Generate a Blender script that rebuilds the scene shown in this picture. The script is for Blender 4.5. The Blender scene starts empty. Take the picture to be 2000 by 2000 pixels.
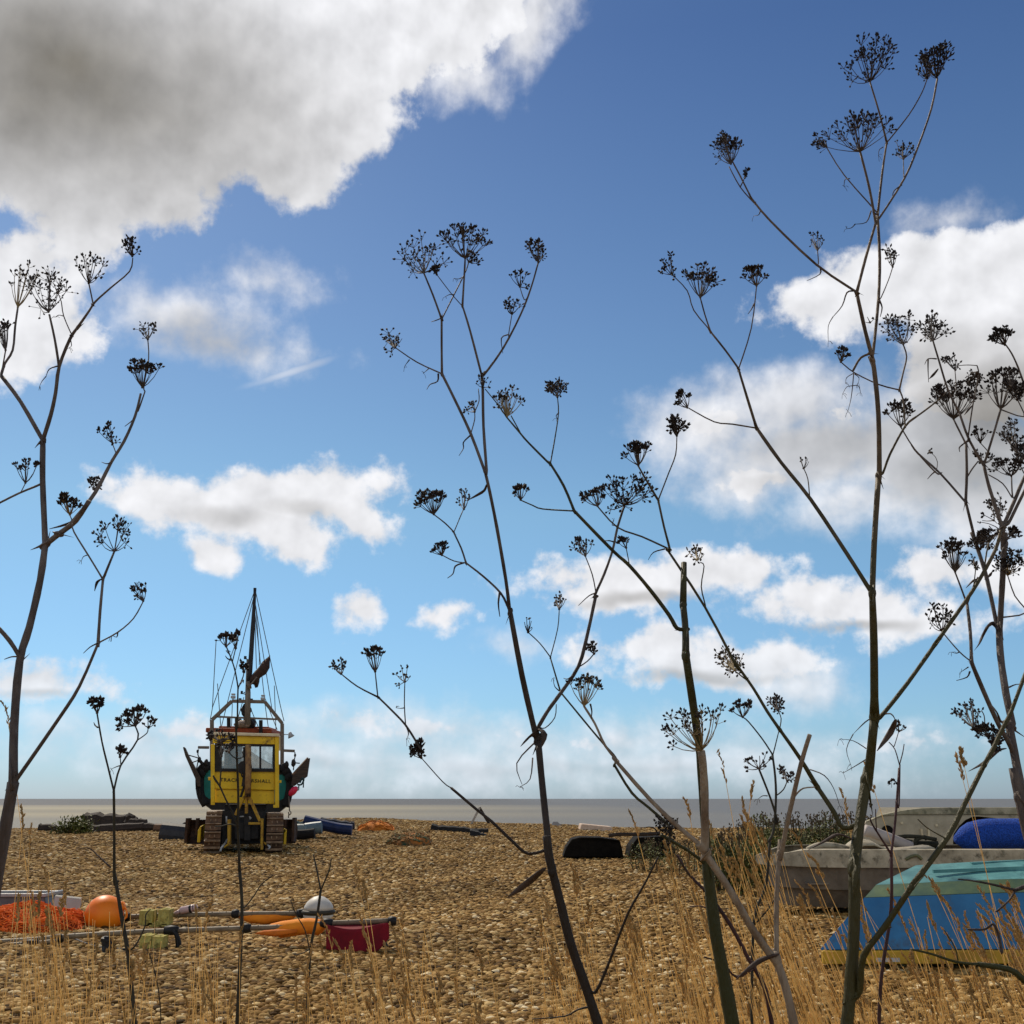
import bpy, math, random
from mathutils import Vector, Matrix, noise as mnoise
R = random.Random(7)
F = 2145.0; H = 1.45; P = math.atan(560 / F); CP, SP = math.cos(P), math.sin(P)
scene = bpy.context.scene
COL = scene.collection
# traced coordinates: frame -> (x offset, y offset, scale) on the 2000 px photograph
FR = dict(A1=(0,440,.3105),A2=(0,980,.3832),A3=(640,400,.28986),A4=(640,900,.28986),A5=(1250,50,.36232),
 A6=(1250,700,.36232),A7=(1640,560,.22771),A8=(1640,960,.33119),B1=(1780,640,.21739),B2=(1780,1040,.21739),
 B3=(1200,1280,.22774),B4=(1060,760,.22774),B5=(980,1640,.37267),B6=(80,1560,.19669),B8=(1500,1500,.2588),
 Z1=(340,1120,.15528),Z2=(340,1400,.15528),Z3=(0,1700,.20704),Z4=(380,1700,.20704),Z5=(1600,1550,.20704),
 Z6=(1080,1540,.21739),Z7=(1450,1540,.15528),Z8=(560,1540,.22774),OV=(0,0,1.0352),PX=(0,0,1.0))
def px(fr, x, y):
    a, b, s = FR[fr]
    return (a + x * s, b + y * s)
def ray(p):
    u = (p[0] - 1000) / F; v = (1000 - p[1]) / F
    return Vector((u, CP - v * SP, SP + v * CP))
def at(p, Y):
    d = ray(p); return Vector((0, 0, H)) + d * (Y / d.y)
def W(fr, x, y, Y): return at(px(fr, x, y), Y)
def mpp(p, Y): return Y / (F * ray(p).y)
def gnd(p, z=0.0):
    d = ray(p); t = (z - H) / d.z
    return Vector((0, 0, H)) + d * t
def sstep(a, b, x):
    t = min(1, max(0, (x - a) / (b - a))); return t * t * (3 - 2 * t)
def gz(x, y):
    z = .05 * math.sin(x * .55 + 1.3) * math.sin(y * .37 + .4) + .02 * math.sin(x * 1.3 - y * .8)
    z += .5 * math.exp(-((x + 7.5) / 6.5) ** 2) * sstep(38, 56, y) * (1 - sstep(56, 75, y))
    z += .12 * math.exp(-((x - 2) / 5) ** 2) * sstep(38, 56, y)
    if y > 56: z -= (y - 56) * .085 * sstep(56, 66, y)
    return max(z, -6)
# ------------------------------------------------------------------ materials
def nt(m): return m.node_tree.nodes, m.node_tree.links
MATS = {}
def mat(name, c1, c2=None, scale=8.0, rough=.8, detail=4, bump=0.0, metallic=0.0, spots=None, stretch=None, spec=.3, bscale=None, zramp=None, trans=0):
    if name in MATS: return MATS[name]
    m = bpy.data.materials.new(name); m.use_nodes = True
    N, L = nt(m); b = N['Principled BSDF']
    b.inputs['Roughness'].default_value = rough; b.inputs['Metallic'].default_value = metallic
    b.inputs['Specular IOR Level'].default_value = spec
    tc = N.new('ShaderNodeTexCoord'); mp = N.new('ShaderNodeMapping'); L.new(tc.outputs['Object'], mp.inputs['Vector'])
    if stretch: mp.inputs['Scale'].default_value = stretch
    no = N.new('ShaderNodeTexNoise'); no.inputs['Scale'].default_value = scale; no.inputs['Detail'].default_value = detail
    no.inputs['Roughness'].default_value = .65
    L.new(mp.outputs[0], no.inputs['Vector'])
    cr = N.new('ShaderNodeValToRGB'); L.new(no.outputs['Fac'], cr.inputs['Fac'])
    c2 = c2 or tuple(c * .7 for c in c1)
    cr.color_ramp.elements[0].position = .36; cr.color_ramp.elements[0].color = (*c2, 1)
    cr.color_ramp.elements[1].position = .62; cr.color_ramp.elements[1].color = (*c1, 1)
    out = cr.outputs['Color']
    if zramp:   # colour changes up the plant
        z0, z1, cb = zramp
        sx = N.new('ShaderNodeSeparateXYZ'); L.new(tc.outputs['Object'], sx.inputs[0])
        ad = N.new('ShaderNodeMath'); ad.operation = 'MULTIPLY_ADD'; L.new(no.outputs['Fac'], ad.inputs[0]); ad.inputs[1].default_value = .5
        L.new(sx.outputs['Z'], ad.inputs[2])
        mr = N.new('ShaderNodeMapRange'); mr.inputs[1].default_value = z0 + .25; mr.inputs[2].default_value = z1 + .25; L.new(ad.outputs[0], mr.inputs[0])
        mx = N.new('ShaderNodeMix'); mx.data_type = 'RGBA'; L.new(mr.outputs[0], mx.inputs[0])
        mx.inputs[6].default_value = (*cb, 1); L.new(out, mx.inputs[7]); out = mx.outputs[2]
    if spots:   # (colour, scale, threshold): stains and rust patches
        sc, ss, th = spots
        n2 = N.new('ShaderNodeTexNoise'); n2.inputs['Scale'].default_value = ss; n2.inputs['Detail'].default_value = 6
        n2.inputs['Roughness'].default_value = .7
        L.new(tc.outputs['Object'], n2.inputs['Vector'])
        mr = N.new('ShaderNodeMapRange'); mr.inputs[1].default_value = th; mr.inputs[2].default_value = th + .12; L.new(n2.outputs['Fac'], mr.inputs[0])
        mx = N.new('ShaderNodeMix'); mx.data_type = 'RGBA'; L.new(mr.outputs[0], mx.inputs[0]); L.new(out, mx.inputs[6])
        mx.inputs[7].default_value = (*sc, 1); out = mx.outputs[2]
    L.new(out, b.inputs['Base Color'])
    if bump:
        n3 = N.new('ShaderNodeTexNoise'); n3.inputs['Scale'].default_value = bscale or scale * 4; n3.inputs['Detail'].default_value = 4
        L.new(mp.outputs[0], n3.inputs['Vector'])
        bp = N.new('ShaderNodeBump'); bp.inputs['Strength'].default_value = bump; bp.inputs['Distance'].default_value = .02
        L.new(n3.outputs['Fac'], bp.inputs['Height']); L.new(bp.outputs[0], b.inputs['Normal'])
    MATS[name] = m
    return m
# ------------------------------------------------------------------ mesh builder
def perp(d):
    a = Vector((0, 0, 1)) if abs(d.z) < .9 else Vector((1, 0, 0))
    e = d.cross(a).normalized(); return e, d.cross(e).normalized()
class MB:
    def __init__(s): s.v = []; s.f = []; s.mi = []
    def add(s, vs, fs, mi=0):
        o = len(s.v); s.v += [tuple(q) for q in vs]
        s.f += [tuple(i + o for i in f) for f in fs]; s.mi += [mi] * len(fs)
    def tube(s, pts, rad, n=6, mi=0, cap=True, flat=1.0):
        pts = [Vector(p) for p in pts]
        if not isinstance(rad, (list, tuple)): rad = [rad] * len(pts)
        vs = []; e1 = None
        for i, p in enumerate(pts):
            d = (pts[min(i + 1, len(pts) - 1)] - pts[max(i - 1, 0)])
            if d.length < 1e-9: d = Vector((0, 0, 1))
            d.normalize()
            if e1 is None: e1, e2 = perp(d)
            else:
                e1 = (e1 - d * e1.dot(d))
                if e1.length < 1e-6: e1, e2 = perp(d)
                e1.normalize(); e2 = d.cross(e1)
            for k in range(n):
                a = 2 * math.pi * k / n
                vs.append(p + e1 * (math.cos(a) * rad[i]) + e2 * (math.sin(a) * rad[i] * flat))
        fs = []
        for i in range(len(pts) - 1):
            for k in range(n):
                a = i * n + k; b = i * n + (k + 1) % n
                fs.append((a, b, b + n, a + n))
        if cap:
            fs.append(tuple(range(n - 1, -1, -1))); m = (len(pts) - 1) * n; fs.append(tuple(range(m, m + n)))
        s.add(vs, fs, mi)
    def box(s, c, size, rot=None, mi=0, bev=0.0):
        c = Vector(c); h = [q / 2 for q in size]
        vs = [Vector((x * h[0], y * h[1], z * h[2])) for x in (-1, 1) for y in (-1, 1) for z in (-1, 1)]
        if rot: vs = [rot @ q for q in vs]
        fs = [(0, 1, 3, 2), (4, 6, 7, 5), (0, 4, 5, 1), (2, 3, 7, 6), (0, 2, 6, 4), (1, 5, 7, 3)]
        s.add([q + c for q in vs], fs, mi)
    def prism(s, poly, off, mi=0):
        n = len(poly); poly = [Vector(q) for q in poly]; off = Vector(off)
        vs = poly + [q + off for q in poly]
        fs = [tuple(range(n)), tuple(range(2 * n - 1, n - 1, -1))] + [(i, i + n, (i + 1) % n + n, (i + 1) % n) for i in range(n)]
        s.add(vs, fs, mi)
    def bar(s, a, b, w, h=None, mi=0):
        a = Vector(a); b = Vector(b); d = (b - a); e1, e2 = perp(d.normalized()); h = h or w
        q = [a + e1 * x * w / 2 + e2 * y * h / 2 for x, y in ((-1, -1), (1, -1), (1, 1), (-1, 1))]
        s.prism(q, d, mi)
    def ell(s, c, r, nu=12, nv=8, mi=0, rot=None, jit=0, rnd=None):
        c = Vector(c); vs = []; fs = []
        for j in range(nv + 1):
            t = math.pi * j / nv
            for i in range(nu):
                a = 2 * math.pi * i / nu
                q = Vector((r[0] * math.sin(t) * math.cos(a), r[1] * math.sin(t) * math.sin(a), r[2] * math.cos(t)))
                if jit and 0 < j < nv: q *= 1 + (rnd or R).uniform(-jit, jit)
                vs.append(c + (rot @ q if rot else q))
        for j in range(nv):
            for i in range(nu):
                a = j * nu + i; b = j * nu + (i + 1) % nu
                fs.append((a, a + nu, b + nu, b))
        s.add(vs, fs, mi)
    def seed(s, c, d, L, w, mi=0):
        e1, e2 = perp(d)
        vs = [c - d * L * .5, c + e1 * w, c + e2 * w, c - e1 * w, c - e2 * w, c + d * L * .5]
        s.add(vs, [(0, 2, 1), (0, 3, 2), (0, 4, 3), (0, 1, 4), (5, 1, 2), (5, 2, 3), (5, 3, 4), (5, 4, 1)], mi)
    def loft(s, rings, mi=0, closed=True, cap=True):
        n = len(rings[0]); vs = [Vector(q) for r in rings for q in r]; fs = []
        for i in range(len(rings) - 1):
            for k in range(n if closed else n - 1):
                a = i * n + k; b = i * n + (k + 1) % n
                fs.append((a, b, b + n, a + n))
        if cap and closed:
            fs.append(tuple(range(n - 1, -1, -1))); m = (len(rings) - 1) * n; fs.append(tuple(range(m, m + n)))
        s.add(vs, fs, mi)
    def build(s, name, mats, parent=None, smooth=False, bevel=0, origin=None, label=None, solid=0):
        o0 = Vector(parent['_o']) if parent is not None and '_o' in parent else (Vector(origin) if origin is not None else Vector((0, 0, 0)))
        me = bpy.data.meshes.new(name)
        me.from_pydata([tuple(Vector(q) - o0) for q in s.v], [], s.f)
        if not isinstance(mats, (list, tuple)): mats = [mats]
        for m in mats: me.materials.append(m)
        me.polygons.foreach_set('material_index', s.mi)
        me.polygons.foreach_set('use_smooth', [smooth] * len(s.f))
        me.validate(); me.update()
        o = bpy.data.objects.new(name, me); COL.objects.link(o)
        if parent is not None: o.parent = parent
        else: o.location = o0
        if bevel:
            b = o.modifiers.new('bevel', 'BEVEL'); b.width = bevel; b.segments = 2; b.limit_method = 'ANGLE'
        if solid:
            b = o.modifiers.new('solid', 'SOLIDIFY'); b.thickness = solid; b.offset = 0
        if label: o['label'] = label
        o['_o'] = tuple(o0)
        return o
    def parts(s, name, mats, parent, **k):
        """one object for each connected piece"""
        par = list(range(len(s.v)))
        def find(i):
            while par[i] != i: par[i] = par[par[i]]; i = par[i]
            return i
        for f in s.f:
            for i in f[1:]: par[find(i)] = find(f[0])
        grp = {}
        for fi, f in enumerate(s.f): grp.setdefault(find(f[0]), []).append(fi)
        out = []
        for fs in grp.values():
            ids = sorted({i for fi in fs for i in s.f[fi]}); mp = {i: j for j, i in enumerate(ids)}
            q = MB(); q.v = [s.v[i] for i in ids]; q.f = [tuple(mp[i] for i in s.f[fi]) for fi in fs]; q.mi = [s.mi[fi] for fi in fs]
            out.append(q.build(name, mats, parent, **k))
        return out
def tag(o, label, cat, group=None, kind=None):
    if label: o['label'] = label
    if cat: o['category'] = cat
    if group: o['group'] = group
    if kind: o['kind'] = kind
    return o
def thing(name, label, cat, loc, group=None):
    o = bpy.data.objects.new(name, None); COL.objects.link(o); o.location = loc; o.empty_display_size = .1
    o['_o'] = tuple(loc)
    return tag(o, label, cat, group)
def crom(pts, sub=3):
    if len(pts) < 3: return pts
    out = []
    for i in range(len(pts) - 1):
        p0 = pts[max(i - 1, 0)]; p1 = pts[i]; p2 = pts[i + 1]; p3 = pts[min(i + 2, len(pts) - 1)]
        for k in range(sub):
            t = k / sub
            out.append(tuple(.5 * ((2 * b) + (-a + c) * t + (2 * a - 5 * b + 4 * c - d) * t * t + (-a + 3 * b - 3 * c + d) * t ** 3)
                       for a, b, c, d in zip(p0, p1, p2, p3)))
    out.append(tuple(pts[-1])); return out
# ------------------------------------------------------------------ camera, sun, sky
cam = bpy.data.cameras.new('camera'); co = bpy.data.objects.new('camera', cam); COL.objects.link(co)
cam.sensor_fit = 'HORIZONTAL'; cam.angle = 2 * math.atan(1000 / F); cam.clip_start = .05; cam.clip_end = 60000
co.location = (0, 0, H); co.rotation_euler = (math.pi / 2 + P, 0, 0); scene.camera = co
scene.render.resolution_x = scene.render.resolution_y = 1024
scene.view_settings.view_transform = 'Standard'; scene.view_settings.look = 'None'
scene.view_settings.exposure = 0; scene.view_settings.gamma = 1
SUN_AZ, SUN_EL = math.radians(-30), math.radians(46)
sd = Vector((math.sin(SUN_AZ) * math.cos(SUN_EL), math.cos(SUN_AZ) * math.cos(SUN_EL), math.sin(SUN_EL)))
sl = bpy.data.lights.new('sun', 'SUN'); sl.energy = 3.9; sl.angle = math.radians(.6); sl.color = (1, .89, .72)
so = bpy.data.objects.new('sun', sl); COL.objects.link(so); so.rotation_euler = (-sd).to_track_quat('-Z', 'Y').to_euler()
so.location = (0, 0, 30)
world = bpy.data.worlds.new('World'); scene.world = world; world.use_nodes = True
N, L = world.node_tree.nodes, world.node_tree.links
N.clear()
def node(t, **k):
    n = N.new(t)
    for a, v in k.items(): setattr(n, a, v)
    return n
def wire(n, i, v):
    if isinstance(v, bpy.types.NodeSocket): L.new(v, n.inputs[i])
    else: n.inputs[i].default_value = v
def M(op, a, b=None, c=None, clamp=False):
    n = node('ShaderNodeMath', operation=op, use_clamp=clamp)
    wire(n, 0, a)
    if b is not None: wire(n, 1, b)
    if c is not None: wire(n, 2, c)
    return n.outputs[0]
def MR(v, a, b, c=0, d=1, smooth=True):
    n = node('ShaderNodeMapRange', interpolation_type='SMOOTHSTEP' if smooth else 'LINEAR')
    wire(n, 0, v); n.inputs[1].default_value = a; n.inputs[2].default_value = b; n.inputs[3].default_value = c; n.inputs[4].default_value = d
    return n.outputs[0]
def VM(op, a, b=None, c=None):
    n = node('ShaderNodeVectorMath', operation=op); wire(n, 0, a)
    if b is not None: wire(n, 1, b)
    if c is not None: wire(n, 2, c)
    return n.outputs[0]
def NZ(vec, scale, detail=6, rough=.55):
    n = node('ShaderNodeTexNoise'); n.inputs['Scale'].default_value = scale; n.inputs['Detail'].default_value = detail
    n.inputs['Roughness'].default_value = rough; L.new(vec, n.inputs['Vector']); return n
tc = node('ShaderNodeTexCoord'); sep = node('ShaderNodeSeparateXYZ'); L.new(tc.outputs['Generated'], sep.inputs[0])
az = M('MULTIPLY', M('ARCTAN2', sep.outputs[0], sep.outputs[1]), 180 / math.pi)
el = M('MULTIPLY', M('ARCSINE', sep.outputs[2]), 180 / math.pi)
cv = node('ShaderNodeCombineXYZ'); L.new(az, cv.inputs[0]); L.new(el, cv.inputs[1]); PV = cv.outputs[0]
n1 = NZ(PV, .16, 3); n2 = NZ(PV, .45, 9, .6)
w1 = VM("MULTIPLY", VM("SUBTRACT", n1.outputs["Color"], (.5, .5, .5)), (3.0, 2.4, 0))
PW = VM('ADD', PV, w1)
# the same field seen a little towards the sun, for relief
n3 = NZ(VM('ADD', PV, (-.45, .7, 0)), .45, 3, .5); n5 = NZ(PV, .45, 3, .5)
def azel(p):
    d = ray(p).normalized(); return math.degrees(math.atan2(d.x, d.y)), math.degrees(math.asin(d.z))
def blob(cx, cy, rx, ry, rot=0, vec=None):
    p = (cx * 1.0352, cy * 1.0352); a, e = azel(p)
    a2, _ = azel((p[0] + 10, p[1])); _, e2 = azel((p[0], p[1] - 10))
    sx = rx * 1.0352 * abs(a2 - a) / 10; sy = ry * 1.0352 * abs(e2 - e) / 10
    m = node('ShaderNodeMapping', vector_type='TEXTURE')
    m.inputs['Location'].default_value = (a, e, 0); m.inputs['Rotation'].default_value = (0, 0, math.radians(rot)); m.inputs['Scale'].default_value = (sx, sy, 1)
    L.new(vec or PW, m.inputs[0])
    ln = node('ShaderNodeVectorMath', operation='LENGTH'); L.new(m.outputs[0], ln.inputs[0])
    return ln.outputs['Value'], min(sx, sy)
def field(bl, k):
    acc = None
    for b in bl:
        ln, r = blob(*b); s = M('MULTIPLY_ADD', ln, r, -r)
        if acc is None: acc = s
        else:
            n = node('ShaderNodeMath', operation='SMOOTH_MIN'); L.new(acc, n.inputs[0]); L.new(s, n.inputs[1]); n.inputs[2].default_value = k; acc = n.outputs[0]
    return acc
CRISP = [(120,110,440,310,0),(470,90,330,250,0),(700,40,230,120,0),(880,10,130,85,0),(545,270,115,115,0),(250,330,150,110,0),(150,410,75,85,0),(620,190,110,100,0),
 (20,540,130,100,0),(80,620,105,75,0),(10,640,80,70,0),
 (560,925,175,48,8),(440,960,160,48,-12),(300,935,110,28,-8),(420,1040,60,42,0),(570,1025,60,40,0),(690,970,55,36,-35),
 (1780,530,290,95,0),(1550,560,110,50,0),(1880,680,180,120,0),
 (1210,1090,190,36,0),(1360,1070,110,30,0),(1150,1120,70,32,0),(1600,1145,150,36,0),(1540,1125,60,28,0),(1780,1085,80,28,0),(1910,1095,90,42,0),(1720,1180,120,24,0),
 (1235,1225,130,34,0),(1430,1245,130,38,0),(1330,1270,130,24,0),(60,1280,120,36,0),(672,1160,36,36,60),(838,1158,46,18,14),(680,1352,44,16,0),(850,1380,60,9,0),(330,1362,40,13,0),(1085,1396,46,12,0),(1630,1398,56,8,0),(1330,800,70,24,0),(1420,905,80,22,0),(1560,770,60,18,10)]
WISPY = [(340,590,120,40,0),(500,530,50,18,0),(430,655,90,18,0),(1330,800,115,60,0),(1480,760,150,65,0),(1540,860,220,75,0),(1390,905,80,40,0),(1760,850,190,130,0),(1680,950,170,50,0),(1870,960,120,80,0),
 (1010,45,90,60,40),(850,130,70,50,0),(1800,410,45,20,0),(250,1375,110,20,0),(680,1360,90,24,0),(850,1380,120,20,0),(480,1420,280,34,0),(1000,1405,150,24,0),(1180,1390,110,26,0),(1620,1400,70,14,0),(1260,1440,280,34,0),(900,1445,280,34,0),(1500,1290,80,40,0),(985,1222,30,14,0)]
SHADE = [(40,140,760,330,0,.86),(1890,780,270,140,0,.8),(1600,830,290,90,0,.5),(1820,880,200,110,0,.7),(1230,1128,190,18,0,.5),(1330,1282,190,16,0,.5),(1600,1190,170,16,0,.5),(80,1308,120,14,0,.4),(430,965,120,24,0,.3),(570,960,110,20,0,.35),(1760,690,220,80,0,.4),(480,1440,300,16,0,.4),(1100,1450,400,16,0,.3),(1500,905,160,24,0,.3),(380,640,160,60,0,.55)]
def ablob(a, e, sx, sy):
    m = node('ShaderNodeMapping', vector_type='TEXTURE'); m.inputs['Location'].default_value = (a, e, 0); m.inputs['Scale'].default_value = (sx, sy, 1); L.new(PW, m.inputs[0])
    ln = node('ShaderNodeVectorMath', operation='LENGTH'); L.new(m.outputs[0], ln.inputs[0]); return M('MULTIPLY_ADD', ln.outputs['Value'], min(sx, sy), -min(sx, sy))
fa = field(CRISP, .9)
for q in ((-140, 26, 44, 16), (150, 30, 46, 20), (100, 20, 24, 9), (-95, 14, 18, 7)):   # unseen bright clouds added behind the camera as frontal fill light
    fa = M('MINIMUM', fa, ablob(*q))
fw = field(WISPY, .8)
nz = M('SUBTRACT', n2.outputs['Fac'], .5)
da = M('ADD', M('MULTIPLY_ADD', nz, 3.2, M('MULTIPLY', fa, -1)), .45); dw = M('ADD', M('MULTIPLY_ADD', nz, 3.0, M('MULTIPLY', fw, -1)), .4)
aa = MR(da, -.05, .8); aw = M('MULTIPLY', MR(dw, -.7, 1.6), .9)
ln, r_ = blob(545, 703, 110, 13, 21, PV); at_ = MR(M('MULTIPLY_ADD', nz, .5, ln), 1.0, .1, 0, .5)   # old contrail
alpha = M('MAXIMUM', M('MAXIMUM', aa, aw), at_)
sh = None
for b in SHADE:
    ln, r = blob(*b[:5]); v = MR(ln, 1.25, .15, 0, b[5])
    sh = v if sh is None else M('MAXIMUM', sh, v)
thick = MR(da, 2.0, 11.0, 0, .22)
sh = M('ADD', sh, thick, clamp=True)
n4 = NZ(PV, .12, 5, .5)
sh = M('MULTIPLY', sh, MR(n4.outputs['Fac'], .25, .7, .88, 1.06), clamp=True)
relief = M('MULTIPLY', M('SUBTRACT', n3.outputs['Fac'], n5.outputs['Fac']), .55)
cb = node('ShaderNodeMix', data_type='RGBA'); L.new(sh, cb.inputs[0]); cb.inputs[6].default_value = (.84, .845, .875, 1); cb.inputs[7].default_value = (.22, .205, .18, 1)
lowtint = node('ShaderNodeMix', data_type='RGBA'); L.new(MR(el, 1, 10, .45, 0), lowtint.inputs[0]); L.new(cb.outputs[2], lowtint.inputs[6]); lowtint.inputs[7].default_value = (.55, .68, .80, 1)
cl = VM('SCALE', lowtint.outputs[2]); L.new(M('SUBTRACT', 1.0, relief), cl.node.inputs['Scale'])
sky = node('ShaderNodeTexSky', sky_type='NISHITA'); sky.sun_disc = False; sky.sun_elevation = SUN_EL; sky.sun_rotation = SUN_AZ
sky.air_density = 1.0; sky.dust_density = .3; sky.ozone_density = 2.2; sky.altitude = 0
TINT_TOP, TINT_LOW = (.43, .58, .77, 1), (.44, .62, 1.01, 1)
tn = node('ShaderNodeValToRGB'); L.new(M('MULTIPLY', el, 1 / 40, clamp=True), tn.inputs[0])
te = tn.color_ramp.elements; te[0].position = 0; te[0].color = TINT_LOW; te[1].position = .95; te[1].color = TINT_TOP
for p, c in ((.10, (.54, .765, 1.0, 1)), (.36, (.72, .92, .94, 1)), (.62, (.62, .77, .88, 1))):
    q = te.new(p); q.color = c
skc = VM('MULTIPLY', sky.outputs[0], tn.outputs[0])
b1 = node('ShaderNodeBackground'); L.new(skc, b1.inputs[0]); b1.inputs[1].default_value = .1
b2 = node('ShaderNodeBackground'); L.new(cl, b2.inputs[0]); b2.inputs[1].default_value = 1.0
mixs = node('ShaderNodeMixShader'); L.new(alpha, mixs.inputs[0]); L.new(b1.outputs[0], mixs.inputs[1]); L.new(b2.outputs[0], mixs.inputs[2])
wo = node('ShaderNodeOutputWorld'); L.new(mixs.outputs[0], wo.inputs[0])
# ------------------------------------------------------------------ ground: one shingle sheet that dips under the sea
def axis(a, b, fine0, fine1, sf, sc):
    out = []; x = a
    while x < b:
        out.append(x); x += sf if fine0 <= x < fine1 else sc
    out.append(b); return out
xs = axis(-220, 220, -32, 32, .5, 6); ys = axis(-60, 150, -4, 74, .5, 4)
gv = [(x, y, gz(x, y)) for y in ys for x in xs]; nx = len(xs)
gf = [(j * nx + i, j * nx + i + 1, (j + 1) * nx + i + 1, (j + 1) * nx + i) for j in range(len(ys) - 1) for i in range(nx - 1)]
def shingle_mat(name, inst):
    m = bpy.data.materials.new(name); m.use_nodes = True; N, L = nt(m); b = N['Principled BSDF']
    b.inputs['Roughness'].default_value = .8; b.inputs['Specular IOR Level'].default_value = .08
    cr = N.new('ShaderNodeValToRGB'); e = cr.color_ramp.elements
    cols = [(0, (.040, .021, .006)), (.25, (.165, .082, .017)), (.5, (.275, .152, .042)), (.75, (.395, .235, .078)), (.94, (.56, .385, .16)), (1, (.78, .63, .38))]
    e[0].position = 0; e[0].color = (*cols[0][1], 1); e[1].position = 1; e[1].color = (*cols[-1][1], 1)
    for p, c in cols[1:-1]: q = e.new(p); q.color = (*c, 1)
    if inst:
        oi = N.new('ShaderNodeObjectInfo'); L.new(oi.outputs['Random'], cr.inputs[0])
        no = N.new('ShaderNodeTexNoise'); no.inputs['Scale'].default_value = .45; no.inputs['Detail'].default_value = 5; L.new(oi.outputs['Location'], no.inputs['Vector'])
        mr = N.new('ShaderNodeMapRange'); mr.inputs[1].default_value = .32; mr.inputs[2].default_value = .68; mr.inputs[3].default_value = .66; mr.inputs[4].default_value = 1.12; L.new(no.outputs[0], mr.inputs[0])
        mu = N.new('ShaderNodeVectorMath'); mu.operation = 'SCALE'; L.new(cr.outputs[0], mu.inputs[0]); L.new(mr.outputs[0], mu.inputs['Scale']); L.new(mu.outputs[0], b.inputs['Base Color'])
    else:
        tc = N.new('ShaderNodeTexCoord')
        vo = N.new('ShaderNodeTexVoronoi'); vo.inputs['Scale'].default_value = 19; L.new(tc.outputs['Object'], vo.inputs['Vector'])
        sp = N.new('ShaderNodeSeparateColor'); L.new(vo.outputs['Color'], sp.inputs[0])
        L.new(sp.outputs[0], cr.inputs[0])
        # broad drifts of darker and paler stones
        no = N.new('ShaderNodeTexNoise'); no.inputs['Scale'].default_value = .35; no.inputs['Detail'].default_value = 5; L.new(tc.outputs['Object'], no.inputs['Vector'])
        mr = N.new('ShaderNodeMapRange'); mr.inputs[1].default_value = .3; mr.inputs[2].default_value = .7; mr.inputs[3].default_value = .55; mr.inputs[4].default_value = .95; L.new(no.outputs[0], mr.inputs[0])
        mu = N.new('ShaderNodeVectorMath'); mu.operation = 'SCALE'; L.new(cr.outputs[0], mu.inputs[0]); L.new(mr.outputs[0], mu.inputs['Scale'])
        L.new(mu.outputs[0], b.inputs['Base Color'])
        v2 = N.new('ShaderNodeTexVoronoi'); v2.feature = 'SMOOTH_F1'; v2.inputs['Scale'].default_value = 19; v2.inputs['Smoothness'].default_value = .2; L.new(tc.outputs['Object'], v2.inputs['Vector'])
        bp = N.new('ShaderNodeBump'); bp.invert = True; bp.inputs['Strength'].default_value = 1; bp.inputs['Distance'].default_value = .045
        L.new(v2.outputs['Distance'], bp.inputs['Height'])
        n4 = N.new('ShaderNodeTexNoise'); n4.inputs['Scale'].default_value = 3.0; n4.inputs['Detail'].default_value = 5; L.new(tc.outputs['Object'], n4.inputs['Vector'])
        b2 = N.new('ShaderNodeBump'); b2.inputs['Strength'].default_value = .8; b2.inputs['Distance'].default_value = .25; L.new(n4.outputs[0], b2.inputs['Height']); L.new(bp.outputs[0], b2.inputs['Normal'])
        L.new(b2.outputs[0], b.inputs['Normal'])
    return m
g = MB(); g.add(gv, gf); go = g.build('ground', shingle_mat('shingle_ground', False), smooth=True); tag(go, 'golden brown shingle beach rising to a low crest before the sea', 'beach', kind='structure')
# ---- sea
sm = bpy.data.materials.new('sea_water'); sm.use_nodes = True; N, L = nt(sm); b = N['Principled BSDF']
tc = N.new('ShaderNodeTexCoord'); sp = N.new('ShaderNodeSeparateXYZ'); L.new(tc.outputs['Object'], sp.inputs[0])
mp = N.new('ShaderNodeMapping'); mp.inputs['Scale'].default_value = (.0009, .006, 1); L.new(tc.outputs['Object'], mp.inputs[0])
no = N.new('ShaderNodeTexNoise'); no.inputs['Scale'].default_value = 1; no.inputs['Detail'].default_value = 5; L.new(mp.outputs[0], no.inputs['Vector'])
# silt-laden water over the shoal, clearer water beyond
lg = N.new('ShaderNodeMath'); lg.operation = 'LOGARITHM'; L.new(sp.outputs['Y'], lg.inputs[0]); lg.inputs[1].default_value = 10
ad = N.new('ShaderNodeMath'); ad.operation = 'MULTIPLY_ADD'; L.new(no.outputs[0], ad.inputs[0]); ad.inputs[1].default_value = .22; L.new(lg.outputs[0], ad.inputs[2])
xr = N.new('ShaderNodeMapRange'); xr.inputs[1].default_value = -60; xr.inputs[2].default_value = 60; L.new(sp.outputs['X'], xr.inputs[0])
cr = N.new('ShaderNodeValToRGB'); mr = N.new('ShaderNodeMapRange'); mr.inputs[1].default_value = 2.0; mr.inputs[2].default_value = 3.6; L.new(ad.outputs[0], mr.inputs[0]); L.new(mr.outputs[0], cr.inputs[0])
e = cr.color_ramp.elements; e[0].position = 0; e[0].color = (.215, .21, .19, 1); e[1].position = 1; e[1].color = (.12, .125, .132, 1)
for p, c in ((.24, (.215, .205, .175)), (.31, (.31, .275, .195)), (.38, (.235, .215, .165)), (.45, (.335, .30, .21)), (.54, (.235, .215, .175)), (.60, (.125, .128, .13))):
    q = e.new(p); q.color = (*c, 1)
mx = N.new('ShaderNodeMix'); mx.data_type = 'RGBA'; L.new(xr.outputs[0], mx.inputs[0]); L.new(cr.outputs[0], mx.inputs[6]); mx.inputs[7].default_value = (.150, .160, .170, 1)
L.new(mx.outputs[2], b.inputs['Base Color'])
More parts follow.
